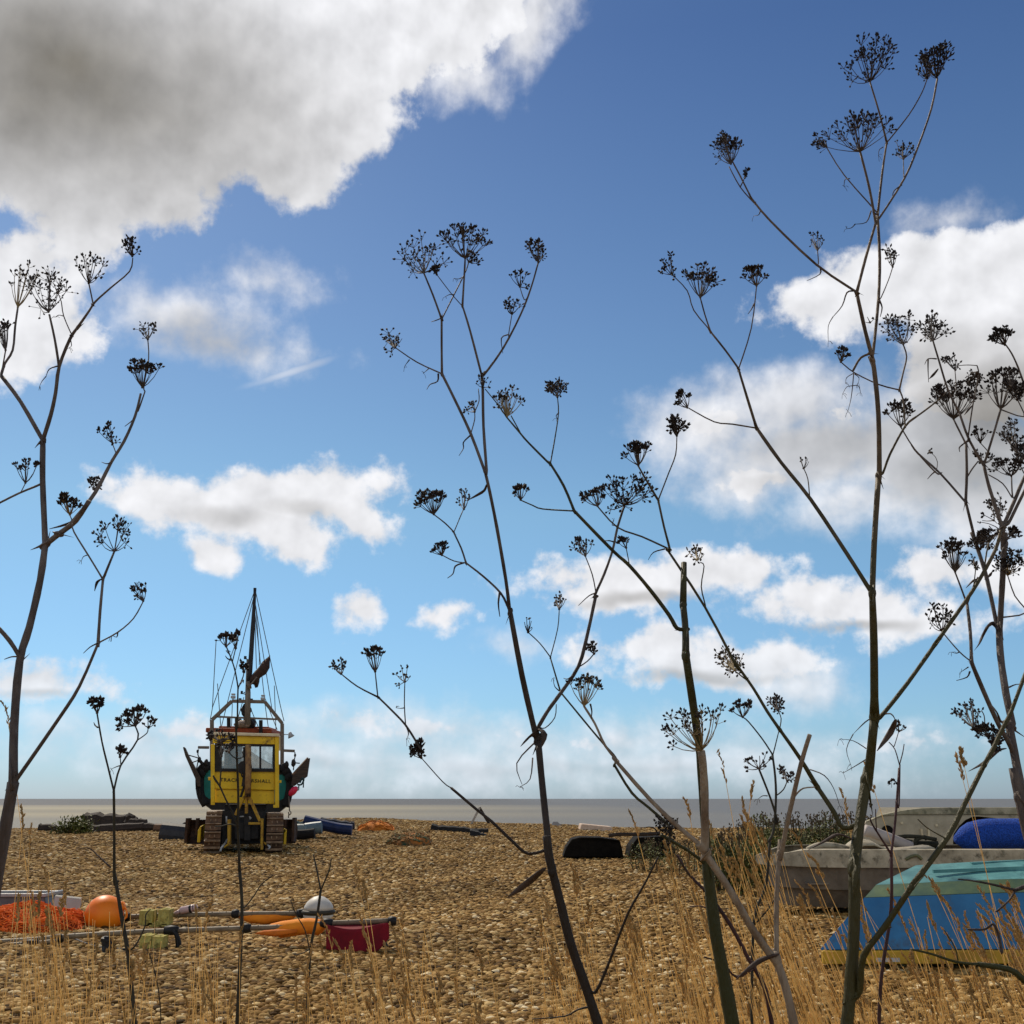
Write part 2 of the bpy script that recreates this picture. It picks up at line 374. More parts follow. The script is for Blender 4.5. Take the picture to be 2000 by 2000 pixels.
b.inputs['Roughness'].default_value = .7; b.inputs['Specular IOR Level'].default_value = .06
nb = N.new('ShaderNodeTexNoise'); nb.inputs['Scale'].default_value = .5; nb.inputs['Detail'].default_value = 6; L.new(tc.outputs['Object'], nb.inputs['Vector'])
bp = N.new('ShaderNodeBump'); bp.inputs['Strength'].default_value = .6; bp.inputs['Distance'].default_value = .5; L.new(nb.outputs[0], bp.inputs['Height']); L.new(bp.outputs[0], b.inputs['Normal'])
g = MB(); g.add([(-30000, 60, -1.9), (30000, 60, -1.9), (30000, 40000, -1.9), (-30000, 40000, -1.9)], [(0, 1, 2, 3)])
tag(g.build('sea', sm), 'grey brown sea with a pale silty band under the horizon', 'sea', kind='structure')
# ---- loose pebbles scattered over the near shingle (nobody could count them)
pm = shingle_mat('pebble', True)
pebs = []
for k in range(4):
    q = MB(); rr = random.Random(k); q.ell((0, 0, 0), (1, .72 + .1 * k / 3, .5), 7, 5, jit=.13, rnd=rr)
    me = bpy.data.meshes.new('pebble_shape'); me.from_pydata(q.v, [], q.f); me.materials.append(pm); me.polygons.foreach_set('use_smooth', [True] * len(q.f)); me.validate(); pebs.append(me)
def patch(y0, y1, n, seed):
    rr = random.Random(seed); vs = []
    return y0, y1, n
q = MB(); st = .5
wy = [7 + i * .5 for i in range(103)]
for y in wy[:-1]:
    hw = .52 * y + 2; k = int(hw / .5) + 1
    for i in range(-k, k):
        x = i * .5
        q.add([(x, y, gz(x, y)), (x + .5, y, gz(x + .5, y)), (x + .5, y + .5, gz(x + .5, y + .5)), (x, y + .5, gz(x, y + .5))], [(0, 1, 2, 3)])
po = q.build('shingle', pm); tag(po, 'loose brown and cream pebbles lying over the near beach', 'pebbles', kind='stuff')
ng = bpy.data.node_groups.new('scatter_pebbles', 'GeometryNodeTree')
ng.interface.new_socket('Geometry', in_out='INPUT', socket_type='NodeSocketGeometry'); ng.interface.new_socket('Geometry', in_out='OUTPUT', socket_type='NodeSocketGeometry')
N, L = ng.nodes, ng.links
gi = N.new('NodeGroupInput'); gg = N.new('NodeGroupOutput')
dp = N.new('GeometryNodeDistributePointsOnFaces'); L.new(gi.outputs[0], dp.inputs['Mesh'])
ps = N.new('GeometryNodeInputPosition'); sx = N.new('ShaderNodeSeparateXYZ'); L.new(ps.outputs[0], sx.inputs[0])
fc = N.new('ShaderNodeFloatCurve')
mr = N.new('ShaderNodeMapRange'); mr.inputs[1].default_value = 7; mr.inputs[2].default_value = 35; mr.inputs[3].default_value = 0; mr.inputs[4].default_value = 1; L.new(sx.outputs['Y'], mr.inputs[0])
pw = N.new('ShaderNodeMath'); pw.operation = 'SUBTRACT'; pw.inputs[0].default_value = 1; L.new(mr.outputs[0], pw.inputs[1])
p2 = N.new('ShaderNodeMath'); p2.operation = 'POWER'; L.new(pw.outputs[0], p2.inputs[0]); p2.inputs[1].default_value = 2.2
p3 = N.new('ShaderNodeMath'); p3.operation = 'MULTIPLY_ADD'; L.new(p2.outputs[0], p3.inputs[0]); p3.inputs[1].default_value = 1150; p3.inputs[2].default_value = 70
L.new(p3.outputs[0], dp.inputs['Density'])
ms = N.new('GeometryNodeJoinGeometry') ; src = []
for me in pebs:
    ob = bpy.data.objects.new('pebble_source', me)   # not linked: only its mesh is instanced
    oi = N.new('GeometryNodeObjectInfo'); oi.inputs[0].default_value = ob; oi.inputs['As Instance'].default_value = True; L.new(oi.outputs['Geometry'], ms.inputs[0])
ip = N.new('GeometryNodeInstanceOnPoints'); L.new(dp.outputs['Points'], ip.inputs['Points']); L.new(ms.outputs[0], ip.inputs['Instance'])
ip.inputs['Pick Instance'].default_value = True
rv = N.new('FunctionNodeRandomValue'); rv.data_type = 'FLOAT_VECTOR'; rv.inputs[0].default_value = (-.35, -.35, 0); rv.inputs[1].default_value = (.35, .35, 6.28)
L.new(rv.outputs[0], ip.inputs['Rotation'])
rs = N.new('FunctionNodeRandomValue'); rs.data_type = 'FLOAT'; rs.inputs[2].default_value = .42; rs.inputs[3].default_value = 1.22; rs.inputs['Seed'].default_value = 5
sq = N.new('ShaderNodeMath'); sq.operation = 'POWER'; L.new(rs.outputs[1], sq.inputs[0]); sq.inputs[1].default_value = 2.3
s3 = N.new('ShaderNodeMath'); s3.operation = 'MULTIPLY'; L.new(sq.outputs[0], s3.inputs[0])
ds = N.new('ShaderNodeMapRange'); ds.inputs[1].default_value = 7; ds.inputs[2].default_value = 35; ds.inputs[3].default_value = .031; ds.inputs[4].default_value = .05; L.new(sx.outputs['Y'], ds.inputs[0])
L.new(ds.outputs[0], s3.inputs[1]); L.new(s3.outputs[0], ip.inputs['Scale'])
L.new(ip.outputs[0], gg.inputs[0])
gm = po.modifiers.new('scatter', 'NODES'); gm.node_group = ng
world.cycles.sampling_method='MANUAL'; world.cycles.sample_map_resolution=256
# ------------------------------------------------------------------ materials for the objects
yel = mat('yellow_paint', (.80, .52, .015), (.68, .43, .014), 3, .45, spots=((.16, .075, .02), 3.2, .60), bump=.08)
yel2 = mat('worn_yellow_steel', (.48, .28, .02), (.26, .13, .02), 6, .6, spots=((.08, .04, .02), 9, .56), bump=.1)
steel = mat('rusty_steel', (.165, .088, .045), (.07, .04, .024), 7, .75, bump=.3)
dsteel = mat('black_greasy_steel', (.022, .018, .015), (.010, .008, .007), 9, .6, bump=.2)
galv = mat('weathered_gantry_steel', (.20, .165, .13), (.13, .095, .07), 9, .65, spots=((.10, .05, .025), 7, .58), bump=.15)
green = mat('green_hull_paint', (.006, .20, .165), (.004, .14, .115), 4, .45, spots=((.02, .03, .025), 6, .66))
blackh = mat('black_hull', (.020, .018, .016), (.011, .010, .009), 4, .55, bump=.15)
rubber = mat('black_rubber', (.018, .016, .015), (.010, .009, .008), 12, .8, bump=.3)
orange_roof = mat('orange_red_paint', (.40, .075, .018), (.24, .04, .012), 6, .6, spots=((.07, .03, .015), 8, .6))
cream = mat('cream_paint', (.72, .62, .40), (.55, .45, .28), 6, .5)
greyp = mat('pale_grey_paint', (.45, .45, .44), (.33, .33, .32), 6, .5)
rope = mat('grey_rope', (.12, .115, .105), (.07, .068, .06), 60, .9)
sailm = mat('dark_brown_canvas', (.065, .035, .024), (.035, .02, .015), 14, .9, bump=.4)
boardm = mat('dark_wet_timber', (.075, .052, .035), (.035, .025, .018), 3, .7, stretch=(1, 1, 14), bump=.4)
pink = mat('bright_pink_plastic', (.75, .03, .09), (.62, .02, .06), 4, .4)
glass = bpy.data.materials.new('dusty_glass'); glass.use_nodes = True
N, L = nt(glass); N.clear()
o_ = N.new('ShaderNodeOutputMaterial'); t_ = N.new('ShaderNodeBsdfTransparent'); d_ = N.new('ShaderNodeBsdfDiffuse'); g_ = N.new('ShaderNodeBsdfGlossy')
t_.inputs[0].default_value = (.86, .88, .86, 1); d_.inputs[0].default_value = (.45, .44, .40, 1); g_.inputs['Roughness'].default_value = .08
m1 = N.new('ShaderNodeMixShader'); m2 = N.new('ShaderNodeMixShader'); nz_ = N.new('ShaderNodeTexNoise'); nz_.inputs['Scale'].default_value = 4; nz_.inputs['Detail'].default_value = 5
mr_ = N.new('ShaderNodeMapRange'); mr_.inputs[1].default_value = .35; mr_.inputs[2].default_value = .7; mr_.inputs[3].default_value = .06; mr_.inputs[4].default_value = .42
L.new(nz_.outputs[0], mr_.inputs[0]); L.new(mr_.outputs[0], m1.inputs[0]); L.new(t_.outputs[0], m1.inputs[1]); L.new(d_.outputs[0], m1.inputs[2])
m2.inputs[0].default_value = .10; L.new(m1.outputs[0], m2.inputs[1]); L.new(g_.outputs[0], m2.inputs[2]); L.new(m2.outputs[0], o_.inputs[0])
def Z(x, y, Y): return W('Z2', x, y, Y)
SLT = 0
def quadbox(mb, x0, y0, x1, y1, Y, dep, mi=0, tilt=0):
    """a block whose front face spans the given traced rectangle at depth Y, dep metres thick"""
    c = [Z(x0, y0, Y), Z(x1, y0 + tilt, Y), Z(x1, y1 + tilt, Y), Z(x0, y1, Y)]
    for q in c: q.y = Y
    mb.prism(c, (SLT * dep, dep, 0), mi)
# ------------------------------------------------------------------ crawler tractor
TY = 31.0
SLT = Z(900, 1000, TY).x / TY   # the tractor and boat point away along this line
base = Z(890, 1680, TY + 1.4); base.z = gz(base.x, base.y)
tr = thing('crawler_tractor', 'old yellow crawler tractor with a glazed cab parked at the stern of the fishing boat', 'tractor', base)
def crawler(x0, x1, ytop, ybot, dy):
    a = Z(x0, ybot, TY); b = Z(x1, ytop, TY); z0, z1 = a.z - .04, b.z; r = (z1 - z0) / 2 - .03; zc = (z0 + z1) / 2
    xa, xb = a.x, b.x; w = xb - xa; ya = TY + r + dy; yb = TY + 2.9 - r + dy
    m = MB(); per = 2 * (yb - ya) + 2 * math.pi * r; n = 34
    for k in range(n):
        s = per * k / n
        if s < yb - ya: y, z, an = ya + s, zc + r, 0
        elif s < yb - ya + math.pi * r: t = (s - (yb - ya)) / r; y, z, an = yb + r * math.sin(t), zc + r * math.cos(t), -t
        elif s < 2 * (yb - ya) + math.pi * r: y, z, an = yb - (s - (yb - ya) - math.pi * r), zc - r, math.pi
        else: t = (s - 2 * (yb - ya) - math.pi * r) / r; y, z, an = ya - r * math.sin(t), zc - r * math.cos(t), math.pi - t
        rot = Matrix.Rotation(an, 3, 'X')
        m.box((xa + w / 2, y, z), (w, per / n * .93, .045), rot, 0)
        m.box(Vector((xa + w / 2, y, z)) + rot @ Vector((0, per / n * .36, .05)), (w, .035, .07), rot, 1)
        m.box(Vector((xa + w / 2 - w * .18, y, z)) + rot @ Vector((0, -.02, .032)), (w * .08, .07, .02), rot, 1)
        m.box(Vector((xa + w / 2 + w * .12, y, z)) + rot @ Vector((0, -.02, .032)), (w * .08, .07, .02), rot, 1)
    m.v = [(v[0] + (v[1] - TY) * SLT, v[1], v[2]) for v in m.v]
    t = m.build('track', [steel, mat('polished_grouser', (.30, .20, .12), (.15, .09, .05), 9, .5, bump=.2)], tr, bevel=.008)
    w_ = MB()
    for y, rr in ((ya, r * .82), (yb, r * .82)):
        w_.tube([(xa + w * .12, y, zc), (xb - w * .12, y, zc)], [rr, rr], 20)
    for k in range(5):
        y = ya + (yb - ya) * (k + .5) / 5; w_.tube([(xa + w * .15, y, z0 + .2), (xb - w * .15, y, z0 + .2)], .13, 14)
    w_.v = [(v[0] + (v[1] - TY) * SLT, v[1], v[2]) for v in w_.v]
    w_.parts('wheel', dsteel, t)
crawler(385, 612, 1210, 1690, 0); crawler(1140, 1375, 1240, 1735, .1)
m = MB(); quadbox(m, 600, 1180, 1150, 1600, TY + .55, 2.1); quadbox(m, 640, 1100, 1160, 1190, TY + .7, 1.6)
quadbox(m, 760, 1330, 1060, 1540, TY + .3, .3); quadbox(m, 880, 1240, 960, 1560, TY + .2, .15)
m.build('chassis', dsteel, tr, bevel=.02)
m = MB(); quadbox(m, 655, 1250, 675, 1340, TY + .35, .03)
m.tube([Z(830, 1255, TY + .25), Z(900, 1252, TY + .25)], .02, 6); m.tube([Z(945, 1255, TY + .2), Z(965, 1275, TY + .2), Z(950, 1290, TY + .2)], .022, 6)
m.tube([Z(590, 1690, TY - .05), Z(605, 1640, TY), Z(650, 1590, TY + .2), Z(670, 1540, TY + .3)], .03, 6)
m.tube([Z(1180, 1670, TY), Z(1200, 1640, TY), Z(1150, 1600, TY + .2)], .03, 6)
m.parts('hydraulic_hose', greyp, tr, smooth=True)
# rear fuel tank with its lettering
m = MB(); quadbox(m, 520, 668, 1262, 905, TY + .35, .75, tilt=18); quadbox(m, 526, 906, 1256, 1078, TY + .42, .7, tilt=20)
tank = m.build('fuel_tank', yel, tr, bevel=.015)
cu = bpy.data.curves.new('lettering', 'FONT'); cu.body = 'TRACK  MARSHALL'; cu.size = 1; cu.extrude = .006; cu.align_x = 'LEFT'; cu.space_character = 1.15; cu.offset = .018
tmp = bpy.data.objects.new('lettering_source', cu); COL.objects.link(tmp)
bpy.context.view_layer.update()
me = bpy.data.meshes.new_from_object(tmp.evaluated_get(bpy.context.evaluated_depsgraph_get())); bpy.data.objects.remove(tmp)
p0 = Z(588, 812, TY + .343); p1 = Z(1212, 832, TY + .343); hgt = Z(588, 768, TY).z - Z(588, 812, TY).z
bw = max(v.co.x for v in me.vertices); bh = max(v.co.y for v in me.vertices)
ex = (p1 - p0) / bw
for v in me.vertices:
    q = p0 + ex * v.co.x + Vector((0, 0, 1)) * (v.co.y * hgt / bh); q.y = TY + .345 - v.co.z
    v.co = q - base
le = bpy.data.objects.new('lettering', me); COL.objects.link(le); le.parent = tank
me.materials.clear(); me.materials.append(mat('faded_black_paint', (.045, .032, .012), (.20, .13, .012), 26, .7, detail=6))
# cab: posts, header, roof, window frame, panes
m = MB(); quadbox(m, 500, 240, 1261, 338, TY + .28, .1, tilt=6); cab = m.build('cab', yel, tr, bevel=.012)
m = MB(); quadbox(m, 476, 350, 524, 1108, TY + .25, .12); quadbox(m, 1262, 240, 1312, 1145, TY + .25, .12)
quadbox(m, 476, 350, 500, 700, TY + 1.6, .1); quadbox(m, 1288, 340, 1312, 700, TY + 1.6, .1)
m.parts('cab_post', yel, cab, bevel=.012)
m = MB(); quadbox(m, 445, 760, 475, 800, TY + .3, .2); quadbox(m, 1313, 795, 1342, 830, TY + .3, .2); quadbox(m, 1240, 1105, 1290, 1145, TY + .22, .1)
quadbox(m, 500, 1000, 522, 1075, TY + .22, .1); m.parts('bracket', yel, tr, bevel=.01)
m = MB(); quadbox(m, 490, 196, 1320, 233, TY + .2, 1.6, tilt=12)
m.build('cab_roof', cream, tr, bevel=.015)
m = MB(); quadbox(m, 1313, 240, 1328, 420, TY + .3, .1); m.build('cab_trim', cream, tr)
m = MB()
for r in ((525, 338, 1261, 372), (525, 652, 1261, 690), (525, 373, 598, 651), (1236, 373, 1261, 651), (890, 373, 970, 651), (1068, 373, 1094, 651)): quadbox(m, *r, TY + .30, .06, tilt=0)
win = m.build('window', dsteel, cab)
m = MB(); quadbox(m, 599, 373, 889, 651, TY + .335, .008); m.build('pane', glass, win)
m = MB(); quadbox(m, 971, 373, 1067, 651, TY + .335, .008); quadbox(m, 1095, 373, 1235, 651, TY + .335, .008); m.build('pane', glass, win)
m = MB(); quadbox(m, 640, 420, 850, 690, TY + .9, .5); m.ell(Z(745, 390, TY + 1.0), (.28, .2, .22))
m.build('seat', mat('faded_grey_seat', (.30, .285, .26), (.2, .19, .17), 6, .8), tr, bevel=.05)
# winch mast and A-frame at the rear
m = MB(); m.tube([Z(932, 350, TY), Z(935, 680, TY), Z(925, 1010, TY)], [.075, .08, .085], 10)
m.build('winch_mast', mat('rusty_mast', (.36, .21, .075), (.16, .075, .035), 5, .7, spots=((.03, .02, .015), 2.2, .52), bump=.2), tr, smooth=True)
m = MB(); m.bar(Z(905, 690, TY + .12), Z(880, 880, TY + .12), .2, .1); m.bar(Z(885, 870, TY + .1), Z(840, 1010, TY + .1), .06)
m.bar(Z(880, 380, TY + .1), Z(895, 700, TY + .1), .05)
cx = Z(890, 640, TY + .1)
m.tube([cx + Vector((0, -.05, 0)), cx + Vector((0, .05, 0))], [.19, .19], 18); m.tube([Z(860, 690, TY - .02), Z(850, 730, TY - .03), Z(865, 760, TY)], .025, 6)
m.build('winch', dsteel, tr, bevel=.01)
m = MB()
for a, b, w in (((885, 1000), (775, 1235), .10), ((912, 1000), (910, 1215), .10), ((938, 1000), (1078, 1315), .11), ((700, 1290), (700, 1600), .11), ((1103, 1282), (1100, 1675), .09), ((935, 1342), (1085, 1342), .09), ((690, 1600), (640, 1640), .06), ((1125, 1580), (1150, 1610), .06)):
    m.bar(Z(*a, TY + .05), Z(*b, TY + .08), w, w * .7)
m.build('tow_frame', yel2, tr, bevel=.01)
# dozer blade beyond the tracks and its push arms
m = MB()
yb = TY + 3.6; A = Z(178, 1575, yb); B = Z(1512, 1585, yb); tz = Z(178, 1270, yb).z
rings = []
for x in (A.x, B.x): rings.append([(x, yb + .25 * math.sin(t * math.pi) - .0, A.z - .05 + (tz - A.z) * t) for t in [k / 8 for k in range(9)]] + [(x, yb + .06 + .25 * math.sin(t * math.pi), A.z - .05 + (tz - A.z) * t) for t in [k / 8 for k in range(8, -1, -1)]])
m.loft(rings)
m.box((A.x + .04, yb - .05, (A.z + tz) / 2), (.08, .35, tz - A.z)); m.box((B.x - .04, yb - .05, (A.z + tz) / 2), (.08, .35, tz - A.z))
m.box((A.x + .3, yb - .02, (A.z + tz) / 2 + .1), (.07, .2, .5)); m.box((B.x - .3, yb - .02, (A.z + tz) / 2), (.07, .2, .6))
m.build('dozer_blade', mat('rusty_blade', (.07, .036, .022), (.03, .018, .013), 5, .8, bump=.3, spots=((.16, .06, .025), 4, .62)), tr, bevel=.01)
for x0, x1, y0, y1 in ((310, 362, 1375, 1575), (1366, 1408, 1425, 1608)):
    m = MB(); a = Z(x0, y1, TY + .9); b = Z(x1, y0, TY + .9)
    m.prism([(a.x, TY + .9, a.z), (b.x, TY + .9, a.z), (b.x, TY + .9, b.z), (a.x + .06, TY + .9, b.z), (a.x, TY + .9, b.z - .1)], (2.6 * SLT, 2.6, 0)); m.build('push_arm', yel, tr, bevel=.02)
# ------------------------------------------------------------------ fishing boat hauled up beyond the tractor
BY = 35.6
bb = Z(900, 1400, BY + 3); bb.z = gz(bb.x, bb.y)
fb = thing('fishing_boat', 'green and black fishing boat with a stern gantry, hauled up beyond the yellow tractor', 'boat', bb)
out = [(470, 615), (400, 625), (352, 690), (343, 850), (365, 1000), (420, 1110), (520, 1190), (700, 1240), (900, 1262), (1120, 1250), (1300, 1210), (1390, 1130), (1430, 1000), (1450, 860), (1436, 730), (1385, 655), (1310, 645), (900, 640)]
st = [Z(x, y, BY) for x, y in out]
for q in st: q.y = BY
cx = sum(q.x for q in st) / len(st); zt = max(q.z for q in st)
rings = []
for k, (dy, wd, up) in enumerate(((0, 1, 0), (.9, 1.07, 0), (2.2, 1.1, .02), (3.8, .98, .12), (5.2, .66, .35), (6.2, .28, .65), (6.7, .03, .85))):
    rings.append([Vector((cx + dy * SLT + (q.x - cx) * wd, BY + dy, q.z + up * (.35 if q.z < zt - .5 else 1) * (1 if q.z > zt - .5 else 1) + (.6 * up if q.z < zt - 1 else 0))) for q in st])
m = MB(); m.loft(rings)
hull = m.build('hull', blackh, fb, smooth=False)
m = MB()
for pl in ([(398, 672), (700, 672), (700, 1030), (452, 1030), (415, 1000), (394, 960)], [(1000, 720), (1408, 728), (1418, 860), (1402, 985), (1370, 1025), (1290, 1068), (1000, 1068)]):
    q = [Z(x, y, BY - .02) for x, y in pl]
    for w_ in q: w_.y = BY - .02
    m.prism(q, (0, .06, 0))
m.parts('transom_panel', green, fb)
m = MB(); ring = [q + (Vector((cx, 0, 0)) - Vector((q.x, 0, 0))) * .03 for q in st[:5]]
m.tube(crom([tuple(q + Vector((0, -.04, 0))) for q in st[:6]]), .12, 8); m.tube(crom([tuple(q + Vector((0, -.04, 0))) for q in st[11:17]]), .12, 8)
for x, y in ((410, 640), (372, 700), (1400, 680), (1432, 760), (1380, 640)): m.ell(Z(x, y, BY - .1), (.13, .12, .16), jit=.1)
m.parts('fender', rubber, fb, smooth=True)
GY = BY + .3
def ZA(x, y, Y=GY): return W('Z1', x, y, Y)
m = MB(); pts = [Z(490, 660, GY), ZA(492, 1850), ZA(735, 1610), ZA(1138, 1612), ZA(1352, 1880), Z(1350, 680, GY)]
for a, b in zip(pts[:-1], pts[1:]): m.bar(a, b, .105)
m.bar(ZA(540, 1808), ZA(1315, 1830), .06)
m.bar(Z(325, 391, GY), Z(455, 391, GY), .085); m.bar(Z(1372, 420, GY), Z(1507, 425, GY), .085)
gan = m.build('gantry', galv, fb, bevel=.01)
for x, y in ((750, 1562), (1115, 1572)):
    m = MB(); c = ZA(x, y); m.box(c, (.13, .12, .08)); m.box(c + Vector((0, 0, .09)), (.11, .1, .06)); m.box(c - Vector((0, 0, .08)), (.03, .03, .1)); m.build('lamp', greyp, gan, bevel=.01)
m = MB(); m.bar(Z(1372, 217, GY), Z(1435, 217, GY), .025); m.ell(Z(1452, 210, GY), (.06, .06, .07)); m.tube([Z(1445, 205, GY), Z(1465, 248, GY)], [.05, .11], 12); m.build('floodlight', greyp, gan, smooth=True)
m = MB(); m.tube([ZA(925, 1900), ZA(930, 1500), ZA(925, 1080)], [.095, .085, .03], 10); m.build('mast', mat('weathered_mast', (.24, .21, .165), (.14, .115, .09), 6, .7, stretch=(6, 6, .6)), fb, smooth=True)
m = MB(); m.tube([ZA(930, 1420, GY - .1), ZA(955, 1250, GY - .1), ZA(990, 700, GY - .1), ZA(1016, 260, GY - .1), ZA(1018, 185, GY - .1)], [.06, .075, .07, .045, .05], 10); m.build('spar', mat('dark_spar', (.03, .028, .03), (.016, .015, .018), 6, .6), fb, smooth=True)
m = MB()
RG = GY + .0
for a, b, ya, ybb in (((1012, 225), (500, 1690), 0, 0), ((500, 1690), (470, 1860), 0, -.1), ((1005, 290), (600, 1960), 0, 2.5), ((1030, 245), (1335, 1680), 0, 0), ((1335, 1680), (1375, 1850), 0, 0), ((1018, 350), (1225, 1700), 0, 1.8), ((1016, 480), (1035, 1200), 0, .5), ((1020, 520), (1130, 1540), 0, 1.6), ((1130, 1540), (1290, 1960), 1.6, 2.4), ((1030, 420), (1075, 1100), 0, 1), ((545, 850), (498, 1700), .4, 0), ((560, 1395), (600, 1940), .4, .4), ((1255, 1405), (1275, 1960), .3, .3), ((740, 1640), (730, 1930), 1, 1), ((880, 1560), (800, 1850), .2, .5), ((960, 1690), (1060, 1940), .2, .4), ((1075, 1000), (1070, 1150), 0, 0), ((1140, 1640), (1180, 1930), 1, 1)):
    A = ZA(*a, RG + ya); B = ZA(*b, RG + ybb); m.tube([A, (A + B) / 2 + Vector((0, 0, -.01)), B], .013, 5)
m.parts('stay', rope, fb, smooth=True)
sl_ = [(960, 1300), (1010, 1235), (1060, 1180), (1110, 1105), (1205, 1022), (1198, 1180), (1155, 1262), (1092, 1302), (1060, 1340), (1052, 1430), (1020, 1440), (1005, 1400), (975, 1390), (940, 1380)]
m = MB(); q = [ZA(x, y, GY - .2) for x, y in sl_]; cq = sum(q, Vector()) / len(q)
fr_ = [Vector((p.x, GY - .2, p.z)) for p in q]; md = [cq + (p - cq) * .6 + Vector((0, 0, 0)) for p in q]
m.loft([[Vector((p.x, GY - .34, p.z)) for p in [cq + (p - cq) * .45 for p in q]], fr_, [Vector((p.x, GY - .02, p.z)) for p in [cq + (p - cq) * .5 for p in q]]])
m.build('furled_sail', sailm, fb, smooth=True)
m = MB(); m.tube([ZA(935, 1440, GY - .36), ZA(1040, 1300, GY - .36)], .025, 6); m.tube([ZA(950, 1450, GY - .2), ZA(935, 1360, GY - .2)], .07, 8); m.build('boom', galv, fb, smooth=True)
m = MB()
for x, y, r in ((895, 1685, .10), (905, 1740, .14), (940, 1720, .09), (870, 1720, .08), (900, 1790, .07), (885, 1500, .02)): m.ell(ZA(x, y, GY + .2), (r, r, r * 1.25), 8, 6, jit=.15)
for x, y in ((835, 1590), (975, 1592)): m.box(ZA(x, y), (.07, .07, .09))
m.tube([ZA(915, 1080), ZA(900, 1060)], .02, 6); m.box(ZA(898, 1062), (.07, .07, .1)); m.box(ZA(855, 1500), (.06, .06, .1)); m.tube([ZA(860, 1510), ZA(905, 1525)], .015, 5)
m.parts('pulley_block', dsteel, fb, smooth=False)
m = MB(); m.box(Z(870, 170, GY + 1.2), (1.9, 1.2, .01))
a = Z(480, 132, GY + .6); b = Z(1282, 214, GY + .6); m = MB(); m.box(((a.x + b.x) / 2 + .7 * SLT, GY + 1.4, (a.z + b.z) / 2), (b.x - a.x, 1.6, a.z - b.z - .06)); m.box(((a.x + b.x) / 2 - .05, GY + 1.4, a.z), (b.x - a.x - .5, 1.3, .08))
roof = m.build('wheelhouse_roof', orange_roof, fb, bevel=.03)
m = MB()
for x in (505, 1258):
    for dy in (.7, 2.1):
        c = Z(x, 220, GY + dy); m.bar((c.x, c.y, a.z - .3), (c.x, c.y, zt), .07)
for p in ((696, 0, 140), (1088, 40, 220)): m.bar(Z(p[0], p[1], GY + .5), Z(p[0], p[2], GY + .5), .1)
m.parts('roof_post', dsteel, fb)
m = MB(); m.ell(Z(865, 95, GY + .7), (.28, .25, .13), jit=.12); m.ell(Z(930, 100, GY + .7), (.12, .2, .11), jit=.12); m.parts('canvas_bundle', mat('pale_canvas', (.5, .42, .34), (.3, .22, .17), 9, .9), fb, smooth=True)
m = MB(); m.ell(Z(815, 90, GY + .8), (.12, .2, .17), jit=.15); m.ell(Z(975, 90, GY + .75), (.12, .2, .2), jit=.15); m.ell(Z(905, 60, GY + .75), (.1, .15, .16), jit=.15); m.parts('net_bundle', dsteel, fb)
# hanging blocks, chain and hook on the quarters
m = MB()
for pts in ([(330, 415), (322, 480), (345, 540)], [(345, 545), (250, 580)], [(335, 525), (215, 490)], [(325, 560), (300, 690)], [(355, 560), (420, 600)]): m.tube([Z(x, y, BY - .2) for x, y in pts], .018, 5)
for x, y, r in ((340, 545, .06), (318, 440, .035), (360, 575, .04), (420, 580, .07)): m.ell(Z(x, y, BY - .2), (r, r, r * 1.6), 8, 6, jit=.1)
for pts in ([(1510, 440), (1512, 500), (1495, 570)], [(1500, 590), (1490, 670)], [(1510, 575), (1570, 580)]): m.tube([Z(x, y, BY - .2) for x, y in pts], .018, 5)
for x, y, r in ((1492, 575, .075), (1512, 480, .035), (1405, 600, .07)): m.ell(Z(x, y, BY - .2), (r, r, r * 1.7), 8, 6, jit=.1)
m.tube([Z(350, 1010, BY - .2), Z(345, 900, BY - .2)], .03, 5); m.tube([Z(300, 910, BY - .3), Z(308, 850, BY - .3)], .025, 5)
m.parts('tackle', dsteel, fb)
m = MB(); m.tube([Z(1432, 1000, BY - .3), Z(1440, 1100, BY - .3), Z(1442, 1185, BY - .3)], .02, 5)
m.tube(crom([tuple(Z(x, y, BY - .3)) for x, y in ((1442, 1185), (1462, 1210), (1440, 1235), (1428, 1200))]), .018, 5); m.tube([Z(1432, 1230, BY - .3), Z(1430, 1275, BY - .3)], .018, 5); m.build('hook', galv, fb, smooth=True)
# trawl boards and the pink float hang on the boat: things of their own
q = [Z(x, y, BY - .45) for x, y in ((1468, 830), (1480, 720), (1672, 508), (1640, 745), (1490, 868), (1462, 870))]
m = MB(); m.prism([Vector((p.x, BY - .45 + (p.x - q[0].x) * .5, p.z)) for p in q], (.02, .09, .0))
t = m.build('trawl_board', boardm, None, origin=tuple(q[0]), bevel=.01); tag(t, 'dark brown pointed trawl board hanging off the right side of the fishing boat', 'trawl board')
m = MB(); m.bar(Z(1480, 725, BY - .5), Z(1672, 512, BY - .05), .05); m.build('edge_strip', steel, t)
m = MB(); m.tube(crom([tuple(Z(x, y, BY - .5)) for x, y in ((1540, 850), (1590, 850), (1620, 790), (1600, 770), (1570, 830))]), .03, 6); m.tube([Z(1560, 860, BY - .5), Z(1555, 925, BY - .5)], .02, 5); m.tube([Z(1618, 810, BY - .5), Z(1615, 890, BY - .5)], .02, 5); m.build('bridle', mat('teal_rope', (.03, .07, .075), (.015, .03, .035), 30, .9), t, smooth=True)
q = [Z(x, y, BY - .45) for x, y in ((142, 392), (160, 385), (205, 490), (350, 760), (350, 880), (320, 878), (285, 770), (170, 500))]
m = MB(); m.prism([Vector((p.x, BY - .45, p.z)) for p in q], (.9 * SLT, .9, .0))
t = m.build('trawl_board', boardm, None, origin=tuple(q[0]), bevel=.01); tag(t, 'black trawl board seen edge on, leaning out from the left side of the fishing boat', 'trawl board')
